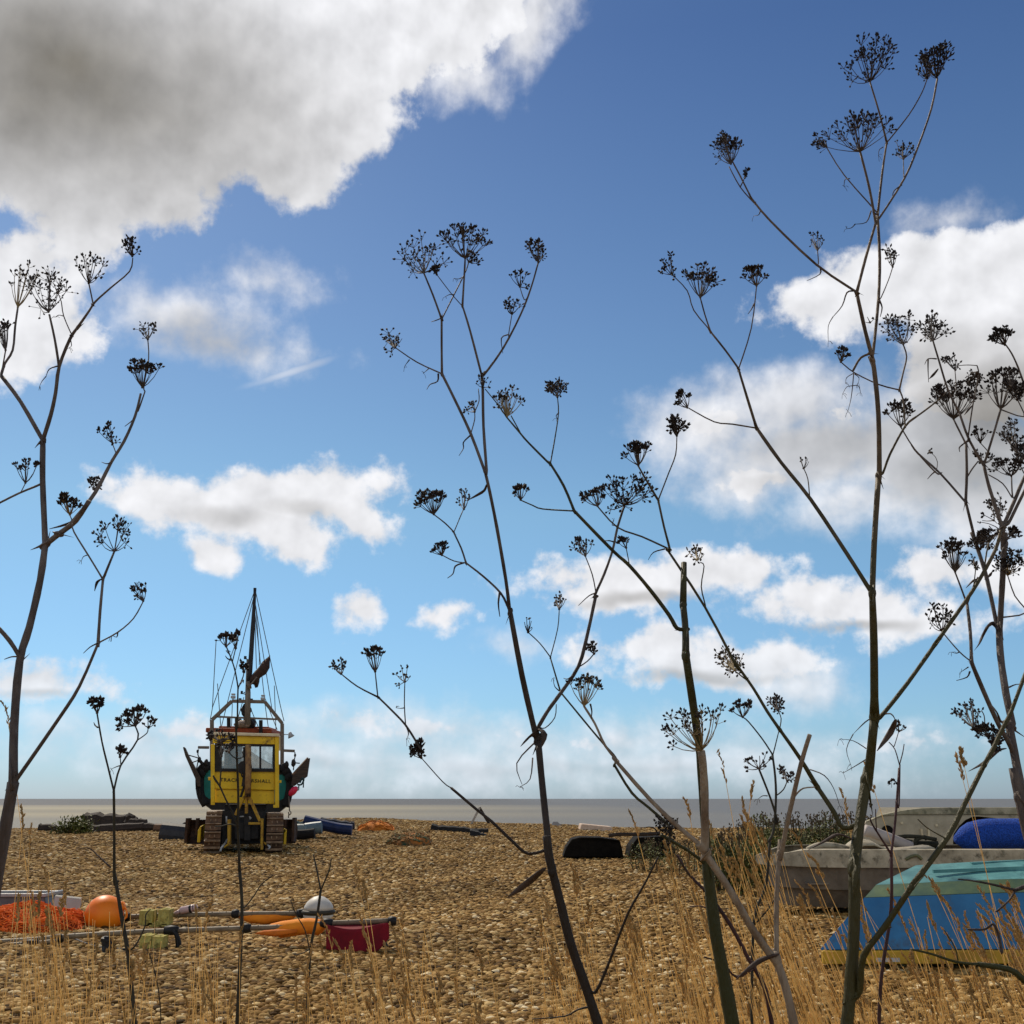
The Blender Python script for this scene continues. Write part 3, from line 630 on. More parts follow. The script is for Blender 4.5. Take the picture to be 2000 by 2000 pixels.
m = MB(); c = Z(1488, 935, BY - .6); rt = Matrix.Rotation(.7, 3, 'Y'); m.ell(c, (.105, .12, .18), 14, 10, rot=rt)
t = m.build('float', pink, None, smooth=True, origin=tuple(c)); tag(t, 'small bright pink float hanging under the right hand trawl board', 'float')
m = MB(); m.tube([Z(1525, 900, BY - .6), Z(1545, 880, BY - .6), Z(1550, 920, BY - .6), Z(1530, 930, BY - .6)], .022, 6); m.build('rope_loop', greyp, t, smooth=True)

# turn the tractor and the boat (built square to the picture) to face along their line
CXT = Z(900, 1000, TY).x; nn = math.sqrt(1 + SLT * SLT)
def yaw(o):
    if o.type == 'MESH':
        o0 = Vector(o['_o']) if '_o' in o else base
        for v in o.data.vertices:
            q = v.co + o0; lx = q.x - SLT * q.y; ly = q.y - TY
            if o.name.startswith('trawl') or o.name.startswith('float'): ly2 = TY
            v.co = Vector((CXT + lx / nn + ly * SLT, TY - lx * SLT / nn + ly, q.z)) - o0
    for c in o.children: yaw(c)
bpy.context.view_layer.update()
for o in [tr, fb] + [q for q in scene.objects if q.parent is None and q.name.split('.')[0] in ('trawl_board', 'float')]: yaw(o)
# ------------------------------------------------------------------ things along the crest
def on(x, y, dz=0): return Vector((x, y, gz(x, y) + dz))
def gp(fr, x, y):
    """the point of the ground seen at a traced position"""
    p = px(fr, x, y); z = 0
    for _ in range(12):
        q = gnd(p, z)
        if q.y > 58 or q.y < 0: q = at(p, 57)
        z = gz(q.x, q.y)
    return q
logm = mat('dark_driftwood', (.055, .038, .026), (.022, .016, .012), 5, .85, stretch=(.6, 6, 6), bump=.6)
def log(fr, pts, Y, r, label, name='driftwood_log', m_=logm, cat='log', group=None, seg=7, taper=.6):
    P_ = [W(fr, x, y, Y) for x, y in pts]
    m = MB(); n = len(P_); pp = crom([tuple(p) for p in P_], 4)
    rr = [r * (1 - (1 - taper) * i / len(pp)) * (R.uniform(.85, 1.15) if taper < 1 else 1) for i in range(len(pp))]
    m.tube(pp, rr, seg); o = m.build(name, m_, None, origin=tuple(P_[0]), smooth=False); tag(o, label, cat, group); return o, m
log('B6', [(440, 270), (620, 262), (800, 258), (950, 262)], 52, .6, 'thick black driftwood trunk topping the pile on the left crest')
log('B6', [(450, 335), (600, 320), (800, 305), (1020, 285)], 50, .33, 'long dark log lying along the foot of the left driftwood pile')
log('B6', [(880, 250), (960, 245), (1050, 236)], 51, .25, 'short black log end jutting right out of the driftwood pile')
log('B6', [(470, 235), (610, 240), (720, 238), (860, 225)], 53, .3, 'crooked dark branch resting on top of the driftwood trunk')
o, m = log('B6', [(870, 240), (893, 182), (905, 225)], 51.5, .25, 'upright broken wooden stump on the driftwood pile')
log('B6', [(-10, 305), (90, 300), (160, 302)], 52, .25, 'short dark log alone at the far left of the crest')
log('B6', [(1000, 290), (1150, 290), (1300, 292), (1440, 300)], 50, .22, 'thin dark pole lying between the driftwood and the tractor blade')
log('B6', [(1130, 305), (1280, 300), (1400, 300)], 49, .25, 'low rusty brown beam behind the grey pipe left of the tractor', m_=steel)
log('B6', [(1205, 350), (1330, 362), (1450, 375)], 41, .42, 'grey black pipe lying left of the tractor blade', name='pipe', m_=mat('grey_black_pipe', (.05, .048, .05), (.03, .028, .03), 5, .6), cat='pipe', seg=14, taper=1)
for (x, y, r) in ((1270, 275, 30), (1435, 272, 32)):
    c = W('B6', x, y, 46); m = MB(); rr = mpp(px('B6', x, y), 46) * r * .197
    m.tube([c + Vector((math.cos(a) * rr, .1 * math.sin(a), math.sin(a) * rr)) for a in [k * .5 for k in range(10)]], .05, 6)
    o = m.build('cable_loop', dsteel, None, origin=tuple(c), smooth=True); tag(o, 'loop of black cable beside the tractor blade' if x > 1400 else 'smaller loop of black cable on the dark pole left of the tractor', 'cable')
bl_ = mat('navy_blue_pipe', (.018, .035, .11), (.012, .022, .07), 5, .5)
log('Z8', [(150, 275), (300, 312), (440, 342), (560, 355)], 42, .2, 'long navy blue pipe sloping down to the right of the tractor', name='pipe', m_=bl_, cat='pipe', seg=14, taper=1)
log('Z8', [(60, 358), (100, 352), (148, 352)], 41, .2, 'short pale grey green pipe next to the tractor blade', name='pipe', m_=mat('pale_pipe', (.26, .31, .30), (.2, .24, .23), 5, .5), cat='pipe', seg=14, taper=1)
log('Z8', [(160, 350), (230, 340), (300, 332)], 41.5, .22, 'pale blue grey pipe with a dark end under the navy pipe', name='pipe', m_=mat('blue_grey_pipe', (.20, .27, .30), (.12, .17, .19), 5, .5), cat='pipe', seg=14, taper=1)
log('Z8', [(50, 392), (130, 395), (240, 382)], 40, .17, 'black pipe lying lowest of the pipes right of the tractor', name='pipe', m_=rubber, cat='pipe', seg=14, taper=1)
log('Z8', [(30, 320), (80, 315), (140, 322)], 43, .22, 'dark teal bundle of netting right behind the tractor blade', name='net_bundle', m_=mat('teal_net', (.03, .08, .085), (.015, .035, .04), 20, .9, bump=.5), cat='net')
log('Z8', [(290, 290), (400, 305), (520, 320), (580, 318)], 46, .23, 'dark blue black tarpaulin roll behind the navy pipe', name='tarpaulin_roll', m_=mat('dark_tarp', (.02, .025, .04), (.012, .014, .022), 9, .8, bump=.5), cat='tarpaulin')
log('Z8', [(1235, 365), (1300, 372), (1480, 378), (1600, 385), (1730, 378)], 47, .3, 'long black rope roll lying on the crest right of the net heaps', name='rope_roll', m_=mat('black_rope', (.02, .018, .016), (.01, .009, .008), 9, .9, bump=.5), cat='rope')
log('Z8', [(1570, 405), (1640, 410), (1710, 418)], 44, .28, 'flat black scrap of net in front of the black rope roll', name='net_scrap', m_=rubber, cat='net', taper=.3)
# trestle: a pale and a dark plank leaning together
m = MB(); m.bar(W('Z8', 1580, 310, 54), W('Z8', 1655, 165, 54), .32, .1, 0); m.bar(W('Z8', 1652, 165, 54.2), W('Z8', 1740, 308, 54.2), .34, .12, 1)
c = W('Z8', 1650, 310, 54); o = thing('trestle', 'pair of planks leaning together as a trestle on the crest, one pale and one dark', 'trestle', c)
m = MB(); m.bar(W('Z8', 1578, 315, 54), W('Z8', 1655, 165, 54), .3, .1); m.build('pale_plank', mat('bleached_wood', (.42, .38, .33), (.3, .27, .22), 5, .8), o)
m = MB(); m.bar(W('Z8', 1652, 163, 54.2), W('Z8', 1742, 312, 54.2), .32, .12); m.build('dark_plank', logm, o)
# net heaps on the crest
def heap(fr, xc, yb, wpx, hpx, Y, depth, name, m_, label, cat, seed, strands=0, sm_=None, flat=.55, srad=.006):
    rr = random.Random(seed); sc = FR[fr][2]; c = W(fr, xc, yb, Y); k = mpp(px(fr, xc, yb), Y) * sc
    hw = wpx * k / 2; hh = hpx * k; m = MB(); nu, nv = 30, 9; vs = []; c.z = min(c.z, gz(c.x, c.y) + .02) - .02
    def surf(a, t):
        rad = math.cos(t); lump = 1 + .22 * mnoise.noise(Vector((math.cos(a) * rad * 2.2 + seed, math.sin(a) * rad * 2.2, t * 2)))
        b = 1 + .13 * math.sin(3 * a + seed) + .08 * math.sin(7 * a + 2 * seed)
        return Vector((math.cos(a) * rad * hw * b, math.sin(a) * rad * depth * b, hh * (math.sin(t) ** .9) * lump))
    vs = [c + surf(2 * math.pi * i / nu, math.pi / 2 * j / nv) for j in range(nv + 1) for i in range(nu)]
    fs = [(j * nu + i, j * nu + (i + 1) % nu, (j + 1) * nu + (i + 1) % nu, (j + 1) * nu + i) for j in range(nv) for i in range(nu)]
    m.add(vs, fs); o = m.build(name, m_, None, origin=tuple(c), smooth=True); tag(o, label, cat)
    if strands:
        s = MB()
        for _ in range(strands):
            a0, t0 = rr.uniform(0, 6.28), rr.uniform(.0, 1.3); da, dt = rr.uniform(-.7, .7), rr.uniform(-.5, .5); lift = rr.uniform(.01, .09) * hh + .004
            pts = [c + surf(a0 + da * q, min(1.55, max(0, t0 + dt * q))) * (1 + .02) + Vector((rr.uniform(-1, 1), rr.uniform(-1, 1), rr.uniform(.2, 1))) * lift for q in (0, .33, .66, 1)]
            s.tube(crom([tuple(p) for p in pts], 2), srad, 4, cap=False)
        s.build('net_strand', sm_ or m_, o)
    return o
onet = mat('orange_net', (.55, .12, .02), (.30, .06, .015), 12, .9, bump=.6)
heap('Z8', 770, 385, 310, 100, 46, 1.0, 'net_heap', mat('dull_orange_net', (.62, .20, .022), (.30, .095, .015), 2.5, .95, bump=.7, bscale=25), 'heap of dull orange netting on the crest right of the blue pipe', 'net', 3, 120, None, srad=.02)
heap('Z8', 1070, 470, 360, 90, 38, .8, 'net_heap', mat('green_orange_net', (.48, .16, .025), (.03, .065, .04), 1.6, .95, bump=.7, bscale=25), 'lower heap of mixed green and rust coloured netting on the open shingle', 'net', 5, 140, mat('green_net_twine', (.06, .10, .05), (.42, .18, .05), 3, .9), srad=.018)
heap('Z8', 930, 455, 80, 30, 39, .5, 'net_scrap', mat('dark_green_net', (.02, .035, .03), (.012, .02, .018), 9, .9, bump=.5), 'small dark green net scrap left of the green and rust heap', 'net', 8)
# black tubs and pale box
tubm = mat('black_plastic', (.012, .010, .008), (.007, .006, .005), 6, .85, bump=.15, spec=.06)
def tub(pts, Y, dep, label):
    q = [W('Z6', x, y, Y) for x, y in pts]; q = [Vector((p.x, Y, p.z)) for p in q]; c = q[0].copy()
    m = MB(); ce = sum(q, Vector()) / len(q); m.loft([q, [Vector((ce.x + (p.x - ce.x) * .97, Y + dep, p.z)) for p in q]])
    o = m.build('upturned_tub', tubm, None, origin=tuple(c), bevel=.03); tag(o, label, 'tub'); return o
o = tub([(88, 618), (118, 530), (170, 455), (240, 438), (420, 440), (600, 462), (622, 540), (635, 618)], 29.5, 1.1, 'big upturned black plastic tub standing alone on the shingle')
m = MB(); m.tube([W('Z6', x, y, 29.45) for x, y in ((240, 446), (420, 448), (600, 470))], .02, 6); m.build('rim', tubm, o)
tub([(680, 612), (700, 520), (760, 440), (960, 430), (1090, 450), (1110, 612)], 28.5, 1.2, 'dark tub half hidden by weeds between the plant stems and the green bush')
q = [W('Z6', x, y, 50) for x, y in ((242, 375), (255, 318), (530, 345), (540, 410), (485, 415))]
m = MB(); m.prism([Vector((p.x, 50, p.z)) for p in q], (0, 1.6, 0)); o = m.build('fish_box', mat('pale_pink_polystyrene', (.62, .47, .35), (.5, .36, .26), 8, .8), None, origin=tuple(q[0]), bevel=.04); tag(o, 'pale pink polystyrene fish box on the crest behind the black tub', 'fish box')
m = MB(); m.box(W('Z6', 380, 382, 49.97), (.25, .05, .12)); m.build('handle_slot', tubm, o)
m = MB(); q = [W('Z6', x, y, 54) for x, y in ((-20, 357), (30, 302), (98, 357))]; c = sum(q, Vector()) / 3
m.loft([[q[0], q[0] + Vector((0, 2, 0)), q[2] + Vector((0, 2, 0)), q[2]], [q[1] + Vector((-.1, .9, 0)), q[1] + Vector((-.1, 1.1, 0)), q[1] + Vector((.1, 1.1, 0)), q[1] + Vector((.1, .9, 0))]])
tag(m.build('covered_pile', mat('blue_black_sheet', (.02, .022, .035), (.012, .013, .02), 6, .7), None, origin=tuple(c)), 'small peaked pile under a blue black sheet on the crest', 'pile')
m = MB(); m.tube(crom([tuple(W('Z6', x, y, 28.2)) for x, y in ((500, 425), (600, 412), (800, 412), (900, 408), (960, 400))]), .05, 6); tag(m.build('bent_pole', logm, None, origin=tuple(W('Z6', 500, 425, 28.2))), 'thin black pole lying over the dark tub', 'pole')
# ------------------------------------------------------------------ shrubs
leafm = mat('dark_olive_leaves', (.16, .165, .034), (.06, .072, .018), 1.8, .7)
leafd = mat('dry_brown_heads', (.13, .085, .04), (.06, .04, .02), 6, .8)
def shrub(fr, poly, Y, dep, n, label, name='shrub', lsize=.05, heads=40):
    """leaf clumps fill the volume under a traced top outline"""
    rr = random.Random(int(poly[0][0] * 7 + Y)); top = [W(fr, x, y, Y) for x, y in poly]
    xs_ = [p.x for p in top]; c = on((xs_[0] + xs_[-1]) / 2, Y); t = thing(name, label, 'bush', c)
    def tz(x):
        for a, b in zip(top[:-1], top[1:]):
            if a.x <= x <= b.x: return a.z + (b.z - a.z) * (x - a.x) / max(1e-6, b.x - a.x)
        return top[0].z if x < xs_[0] else top[-1].z
    m = MB(); s = MB()
    for k in range(n):
        x = rr.uniform(xs_[0], xs_[-1]); u = rr.random(); y = Y + (rr.random() * 2 - 1) * dep
        zt_ = tz(x); g0 = gz(x, y); hh = (zt_ - g0) * math.sqrt(max(.05, 1 - ((y - Y) / dep) ** 2 * .7))
        lump = .8 + .2 * math.sin(x * 4.1 + y * 2.3) * math.sin(x * 1.7 - y * 3.1)
        zc = g0 + hh * lump * (1 - u * u * .95); cc = Vector((x, y, zc))
        for _ in range(9):
            d = Vector((rr.gauss(0, 1), rr.gauss(0, 1), rr.gauss(.5, 1))).normalized(); e1, e2 = perp(d); l = lsize * rr.uniform(.6, 1.5); o_ = cc + Vector((rr.gauss(0, lsize), rr.gauss(0, lsize), rr.gauss(0, lsize)))
            m.add([o_, o_ + d * l * .5 + e1 * l * .28, o_ + d * l, o_ + d * l * .5 - e1 * l * .28], [(0, 1, 2, 3)])
    for k in range(26):
        x = rr.uniform(xs_[0], xs_[-1]); y = Y + rr.uniform(-.5, .5) * dep; g0 = gz(x, y); h = (tz(x) - g0) * rr.uniform(.5, .85)
        s.tube([(x, y, g0 - .02), (x + rr.gauss(0, .05), y, g0 + h * .6), (x + rr.gauss(0, .1), y, g0 + h)], [.012, .009, .005], 4, 0, cap=False)
    s.build('stem', leafd, t)
    hd = m
    for k in range(heads):
        x = rr.uniform(xs_[0], xs_[-1]); y = Y + rr.uniform(-.8, .3) * dep; z = tz(x) + rr.uniform(-.12, .07)
        for _ in range(5): hd.seed(Vector((x, y, z)) + Vector((rr.gauss(0, .03), rr.gauss(0, .03), rr.gauss(0, .03))), Vector((rr.gauss(0, .5), rr.gauss(0, .5), 1)).normalized(), .05, .013, 1)
        hd.tube([(x, y, z), (x, y, z - .25)], .006, 3, 1, cap=False)
    hd.build('foliage', [leafm, leafd], t)
    return t
shrub('B3', [(1030, 1480), (1130, 1430), (1250, 1385), (1420, 1400), (1600, 1395), (1800, 1385), (1932, 1395), (2100, 1405)], 20, 1.1, 2600, 'wide dark green bush behind the grey dinghy and the tall stems', heads=110)
shrub('B3', [(790, 1600), (880, 1540), (960, 1520), (1040, 1510), (1120, 1480)], 18.5, .5, 500, 'low scruffy green bush joining the left end of the wide bush', heads=30)
shrub('B3', [(120, 1660), (200, 1600), (330, 1580), (420, 1590), (560, 1600), (720, 1620)], 24, .5, 150, 'low green weed clump in front of the dark half hidden tub', heads=30)
shrub('B6', [(180, 300), (260, 235), (330, 195), (420, 225), (480, 250)], 47, .5, 130, 'leggy dark sea kale in front of the driftwood pile', name='sea_kale', lsize=.14, heads=6)
# ------------------------------------------------------------------ right hand boats
turq = mat('turquoise_paint', (.13, .34, .32), (.05, .16, .165), 2.2, .55, detail=8, spots=((.02, .07, .085), 1.6, .52), bump=.2)
blue = mat('worn_blue_paint', (.030, .185, .40), (.020, .135, .31), 2.5, .5, detail=7, spots=((.05, .10, .17), 3, .58), bump=.15)
olive = mat('olive_chine', (.10, .15, .07), (.05, .10, .07), 3, .7, bump=.2)
gely = mat('yellow_gunwale', (.55, .33, .03), (.36, .20, .03), 4, .6, spots=((.10, .06, .03), 6, .62))
DY = 10.2
def D(x, y, Y=DY): return W('B8', x, y, Y)
b0 = D(450, 1425); zg = .055
up = thing('upturned_dinghy', 'upturned pram dinghy, blue sided with a turquoise bottom and yellow gunwale, lying on the shingle', 'dinghy', (b0.x, DY, 0))
xr_ = b0.x + 3.3; beam = 1.35
def sec(t):
    # stations from the raked bow (left) to the stern: gunwale, chine, bottom, keel
    gx = b0.x + (xr_ - b0.x) * t
    return gx
chz = D(800, 1000).z; chx = D(800, 1000).x; boz = D(1220, 752, DY + .62).z; ch2 = D(870, 900, DY + .18)
gun_n = [Vector((b0.x, DY, zg + .10)), Vector((xr_, DY - .02, zg + .10))]
chi_n = [Vector((chx, DY + .05, chz)), Vector((xr_ - .25, DY + .05, chz + .06))]
bo1_n = [Vector((ch2.x, DY + .18, ch2.z)), Vector((xr_ - .3, DY + .18, ch2.z + .07))]
ke_n = [Vector((D(1215, 752, DY + .68).x - .05, DY + .68, boz)), Vector((xr_ - .35, DY + .68, boz + .06))]
NS = 14
def stn(pair, k):
    t = k / NS; q = pair[0].lerp(pair[1], t)
    return q + Vector((0, .20 * (1 - t) ** 4, .03 * math.sin(math.pi * t)))
def mir(v, k=0): return Vector((v.x + .85 * (1 - k / NS) ** 3, 2 * (DY + .68) - v.y, v.z))
def pst(m, lo, hi):
    a = [stn(lo, k) for k in range(NS + 1)]; b = [stn(hi, k) for k in range(NS + 1)]
    for far in (0, 1):
        aa_ = [mir(q, k) for k, q in enumerate(a)] if far else a; bb_ = [mir(q, k) for k, q in enumerate(b)] if far else b
        m.add(aa_ + bb_, [((k, k + 1, NS + 2 + k, NS + 1 + k) if not far else (NS + 1 + k, NS + 2 + k, k + 1, k)) for k in range(NS)])
    for k in (0, NS):
        q = [stn(lo, k), stn(hi, k), mir(stn(hi, k), k), mir(stn(lo, k), k)]; m.add(q, [(0, 1, 2, 3)] if k == 0 else [(3, 2, 1, 0)])
m = MB(); pst(m, gun_n, chi_n); m.build('side', blue, up, solid=.016)
m = MB(); pst(m, chi_n, bo1_n); m.build('chine', olive, up, solid=.014)
m = MB(); pst(m, bo1_n, ke_n); m.build('bottom', turq, up, solid=.014)
m = MB(); g_ = [stn(gun_n, k) + Vector((0, -.02, -.06)) for k in range(NS + 1)]
for far in (0, 1):
    pp_ = [mir(q, k) + Vector((0, .0, 0)) for k, q in enumerate(g_)] if far else g_; sgn = 1 if far else -1
    m.loft([[q + Vector((0, sgn * .025, -.055)), q + Vector((0, sgn * .025, .055)), q + Vector((0, -sgn * .025, .055)), q + Vector((0, -sgn * .025, -.055))] for q in pp_])
m.bar(g_[0] + Vector((.02, .03, 0)), mir(g_[0]) + Vector((.02, -.03, 0)), .05, .1); m.build('gunwale', gely, up, bevel=.008)
m = MB(); m.bar(ke_n[0] + Vector((.45, 0, .02)), ke_n[1] + Vector((0, 0, .02)), .05, .05)
m.bar(bo1_n[0] + Vector((.55, .25, .12)), bo1_n[1] + Vector((0, .25, .12)), .03, .03); m.parts('keel', turq, up)
m = MB(); p_ = D(450, 1440, DY - .01); m.box(D(905, 1448, DY - .035), (.20, .02, .03)); m.build('patch', greyp, up)
# grey fibreglass dinghy behind it
GYY = 14.6
grp = mat('stained_grp', (.46, .395, .275), (.24, .20, .13), 4.5, .65, detail=9, spots=((.10, .085, .05), 5, .54), bump=.1)
grs = mat('grey_brown_hull', (.20, .165, .125), (.11, .09, .068), 3, .65, detail=7, spots=((.10, .085, .06), 2.4, .58), bump=.1)
def E(x, y, Y=GYY): return W('B8', x, y, Y)
L0 = E(18, 690); rimz = E(400, 622).z; rimb = E(400, 752).z; gd = thing('grey_dinghy', 'weathered grey fibreglass dinghy with a stained cream rim, upright behind the blue one', 'dinghy', (L0.x, GYY, 0))
LEN = 4.9; hb = .85; cyy = GYY + hb
def plan(t, k):      # half breadth along the boat
    return hb * k * min(1, (1 - (1 - min(1, t / .22)) ** 2.2)) ** .8 if t < .22 else hb * k
ts = [0, .012, .03, .06, .1, .15, .22, .35, .5, .7, .9, 1]
def side_rings(z0f, z1f, k0, k1, x0):
    near = []; far = []
    for t in ts:
        x = L0.x + x0 + (LEN - x0) * t; s0, s1 = max(.02, plan(t, k0)), max(.02, plan(t, k1))
        near.append(((x, cyy - s0, z0f(t)), (x, cyy - s1, z1f(t)))); far.append(((x, cyy + s0, z0f(t)), (x, cyy + s1, z1f(t))))
    return near, far
rz = lambda t: rimz - .10 * (1 - sstep(0, .12, t)); rb = lambda t: rimb - .0 * t
m = MB(); near, far = side_rings(rb, rz, 1.03, 1.0, 0)
def strip(m, a): 
    vs = [p for q in a for p in q]; m.add(vs, [(2 * i, 2 * i + 2, 2 * i + 3, 2 * i + 1) for i in range(len(a) - 1)])
def stripr(m, a):
    vs = [p for q in a for p in q]; m.add(vs, [(2 * i + 1, 2 * i + 3, 2 * i + 2, 2 * i) for i in range(len(a) - 1)])
strip(m, near); stripr(m, far)
ce = [((x0 := n_[1])[0], x0[1], x0[2]) for n_ in near]
flat_ = [(n_[1], (n_[1][0] + (.1 if i < 2 else 0), n_[1][1] + .13, n_[1][2] + .008)) for i, n_ in enumerate(near[2:])]; strip(m, flat_)
flat2 = [(n_[1], (n_[1][0], n_[1][1] - .13, n_[1][2] + .008)) for n_ in far[2:]]; stripr(m, flat2)
m.build('rim', grp, gd, smooth=False, solid=.012)
m = MB(); near, far = side_rings(lambda t: .33, lambda t: rimb + .01, .90, .985, .14); strip(m, near); stripr(m, far)
n2, f2 = side_rings(lambda t: .10, lambda t: .33, .62, .90, .28); strip(m, n2); stripr(m, f2)
bt = [(a[0], b[0]) for a, b in zip(n2, f2)]; strip(m, bt)
e_ = [near[-1][1], near[-1][0], n2[-1][0], f2[-1][0], far[-1][0], far[-1][1]]; m.add(e_, [tuple(range(6))])
m.build('hull', grs, gd, solid=.012)
m = MB(); m.add([(L0.x + .5, cyy - .7, .4), (L0.x + LEN - .1, cyy - .7, .4), (L0.x + LEN - .1, cyy + .7, .4), (L0.x + .5, cyy + .7, .4)], [(0, 1, 2, 3)]); m.build('floor', grs, gd, solid=.02)
# foredeck and moulded seat shells
m = MB(); pts = [(690, 640), (740, 560), (830, 555), (900, 600), (1000, 640), (1280, 600), (1290, 640)]
rings = []
for k in range(7):
    y = cyy - .75 + k * .22
    rings.append([(E(x, 640, GYY).x, y, rimz - .02 + max(0, (E(x, yy, GYY).z - E(x, 640, GYY).z)) * math.sin(math.pi * min(1, (k + 1) / 5))) for x, yy in pts])
m.loft(rings, closed=False, cap=False); m.build('foredeck', grp, gd, smooth=True, solid=.02)
m = MB(); q = [E(x, y, GYY + .5) for x, y in ((300, 622), (380, 588), (500, 590), (620, 620))]; m.tube(crom([tuple(p) for p in q]), .045, 8); m.build('grab_rail', grp, gd, smooth=True)
m = MB(); q = [(1040, 690), (1090, 665), (1130, 662), (1160, 690)]; m.tube(crom([tuple(E(x, y, GYY - .03)) for x, y in q]), [.02] * 10, 6); m.build('handle', mat('olive_strap', (.16, .16, .08), None, 9, .8), gd, smooth=True)
# pale hose lying across the dinghy, blue net roll
m = MB(); q = [(730, 470), (800, 490), (880, 520), (980, 560), (1080, 600)]; m.tube(crom([tuple(E(x, y, GYY + .95)) for x, y in q]), .078, 12)
o = m.build('hose', mat('pale_mauve_hose', (.42, .36, .32), (.32, .27, .235), 5, .6), None, origin=tuple(E(730, 470, GYY + .95)), smooth=True); tag(o, 'thick pale mauve hose curving down into the grey dinghy', 'hose')
m = MB(); q = [(950, 535), (1050, 560), (1130, 572), (1280, 575)]; m.tube(crom([tuple(E(x, y, GYY + 1.1)) for x, y in q]), .05, 6); m.tube(crom([tuple(E(x, y, GYY + 1.0)) for x, y in ((1100, 590), (1120, 540), (1180, 520), (1200, 540))]), .03, 6); m.tube(crom([tuple(E(x, y, GYY + 1.0)) for x, y in ((960, 525), (1040, 515), (1150, 520), (1270, 540))]), .03, 6)
o = m.build('rope_coil', mat('dark_olive_rope', (.045, .042, .025), (.025, .022, .014), 30, .9), None, origin=tuple(E(950, 535, GYY + 1.1)), smooth=True); tag(o, 'dark olive ropes coiled inside the grey dinghy beside the pale hose', 'rope')
m = MB(); a = E(1390, 575, GYY + .5); k = mpp(px('B8', 1390, 575), GYY + .5) * .2588; n = 22
pts = []; rad = []
for i in range(n):
    t = i / (n - 1); pts.append((a.x + .05 + 2.6 * t, GYY + .5 + .08 * math.sin(t * 5), a.z + .06 + .07 * sstep(0, .2, t))); rad.append(k * (30 + 82 * (1 - (1 - min(1, t / .12)) ** 2.2)))
m.tube(pts, rad, 20)
blm = mat('blue_net', (.016, .085, .46), (.006, .03, .17), 55, .85, detail=3, bump=.9, bscale=70)
o = m.build('net_roll', blm, None, origin=tuple(a), smooth=True); tag(o, 'fat rolled bundle of bright blue netting resting on the grey dinghy', 'net')
# cream boat behind with a cuddy opening
CY = 17.2
def Cc(x, y, Y=CY): return W('B8', x, y, Y)
cb0 = Cc(640, 640); cbt = thing('cream_boat', 'cream fibreglass boat with a round hawse hole standing behind the grey dinghy', 'boat', (cb0.x, CY, 0))
crm = mat('cream_grp', (.46, .40, .28), (.32, .275, .185), 3, .6, detail=8, spots=((.14, .11, .06), 3.5, .58), bump=.1)
wall = [(600, 900), (610, 640), (690, 500), (742, 402), (860, 362), (1000, 352), (1932, 352), (2600, 352), (2600, 410), (1932, 402), (1600, 366), (1545, 366), (1490, 392), (1440, 440), (1400, 500), (1380, 900)]
q = [Cc(x, y) for x, y in wall]
m = MB(); m.prism([Vector((p.x, CY, p.z)) for p in q], (0, .06, 0)); m.build('hull', crm, cbt)
rim_ = [(742, 402), (860, 352), (1000, 322), (1150, 303), (1300, 298), (1932, 296), (2600, 296), (2600, 351), (1932, 351), (1000, 351), (860, 361)]
q = [Cc(x, y) for x, y in rim_]; m = MB(); m.prism([Vector((p.x, CY - .03, p.z)) for p in q], (0, .12, 0)); m.build('rim', mat('mossy_cream_rim', (.42, .37, .25), (.16, .15, .08), 4, .7, detail=8, spots=((.09, .085, .05), 3, .53), bump=.15), cbt, bevel=.01)
A = Cc(1300, 300); m = MB(); x1 = Cc(2600, 300).x; lx = Cc(760, 390).x
m.add([(lx, CY + .07, Cc(742, 402).z - .03), (Cc(1000, 330).x, CY + .07, A.z - .05), (x1, CY + .07, A.z - .05), (x1, CY + 1.6, A.z - .02), (Cc(1000, 330).x + .2, CY + 1.6, A.z - .02), (lx + .5, CY + 1.3, Cc(742, 402).z)], [(0, 1, 2, 3, 4, 5)]); m.build('deck', crm, cbt, solid=.03)
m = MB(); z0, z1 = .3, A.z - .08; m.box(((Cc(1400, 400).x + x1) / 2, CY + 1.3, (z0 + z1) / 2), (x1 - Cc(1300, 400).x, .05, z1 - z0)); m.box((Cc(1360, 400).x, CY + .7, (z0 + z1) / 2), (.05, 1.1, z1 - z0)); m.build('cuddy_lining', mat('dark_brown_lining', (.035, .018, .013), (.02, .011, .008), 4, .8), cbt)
m = MB(); m.box(((lx + x1) / 2, CY + .75, .28), (x1 - lx, 1.3, .5)); m.build('keel', grs, cbt, bevel=.05)
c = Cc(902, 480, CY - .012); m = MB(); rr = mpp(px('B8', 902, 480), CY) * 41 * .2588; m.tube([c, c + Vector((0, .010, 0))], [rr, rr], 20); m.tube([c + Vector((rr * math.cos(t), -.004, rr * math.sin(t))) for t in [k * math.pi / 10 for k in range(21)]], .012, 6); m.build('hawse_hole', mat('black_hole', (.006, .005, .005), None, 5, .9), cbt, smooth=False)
m = MB()
for x, y in ((1160, 485), (1213, 488)): m.box(Cc(x, y, CY - .01), (.03, .03, .1))
for x, y in ((1272, 432), (1010, 415)): m.box(Cc(x, y, CY - .005), (.035, .02, .035))
m.parts('fitting', cream, cbt)
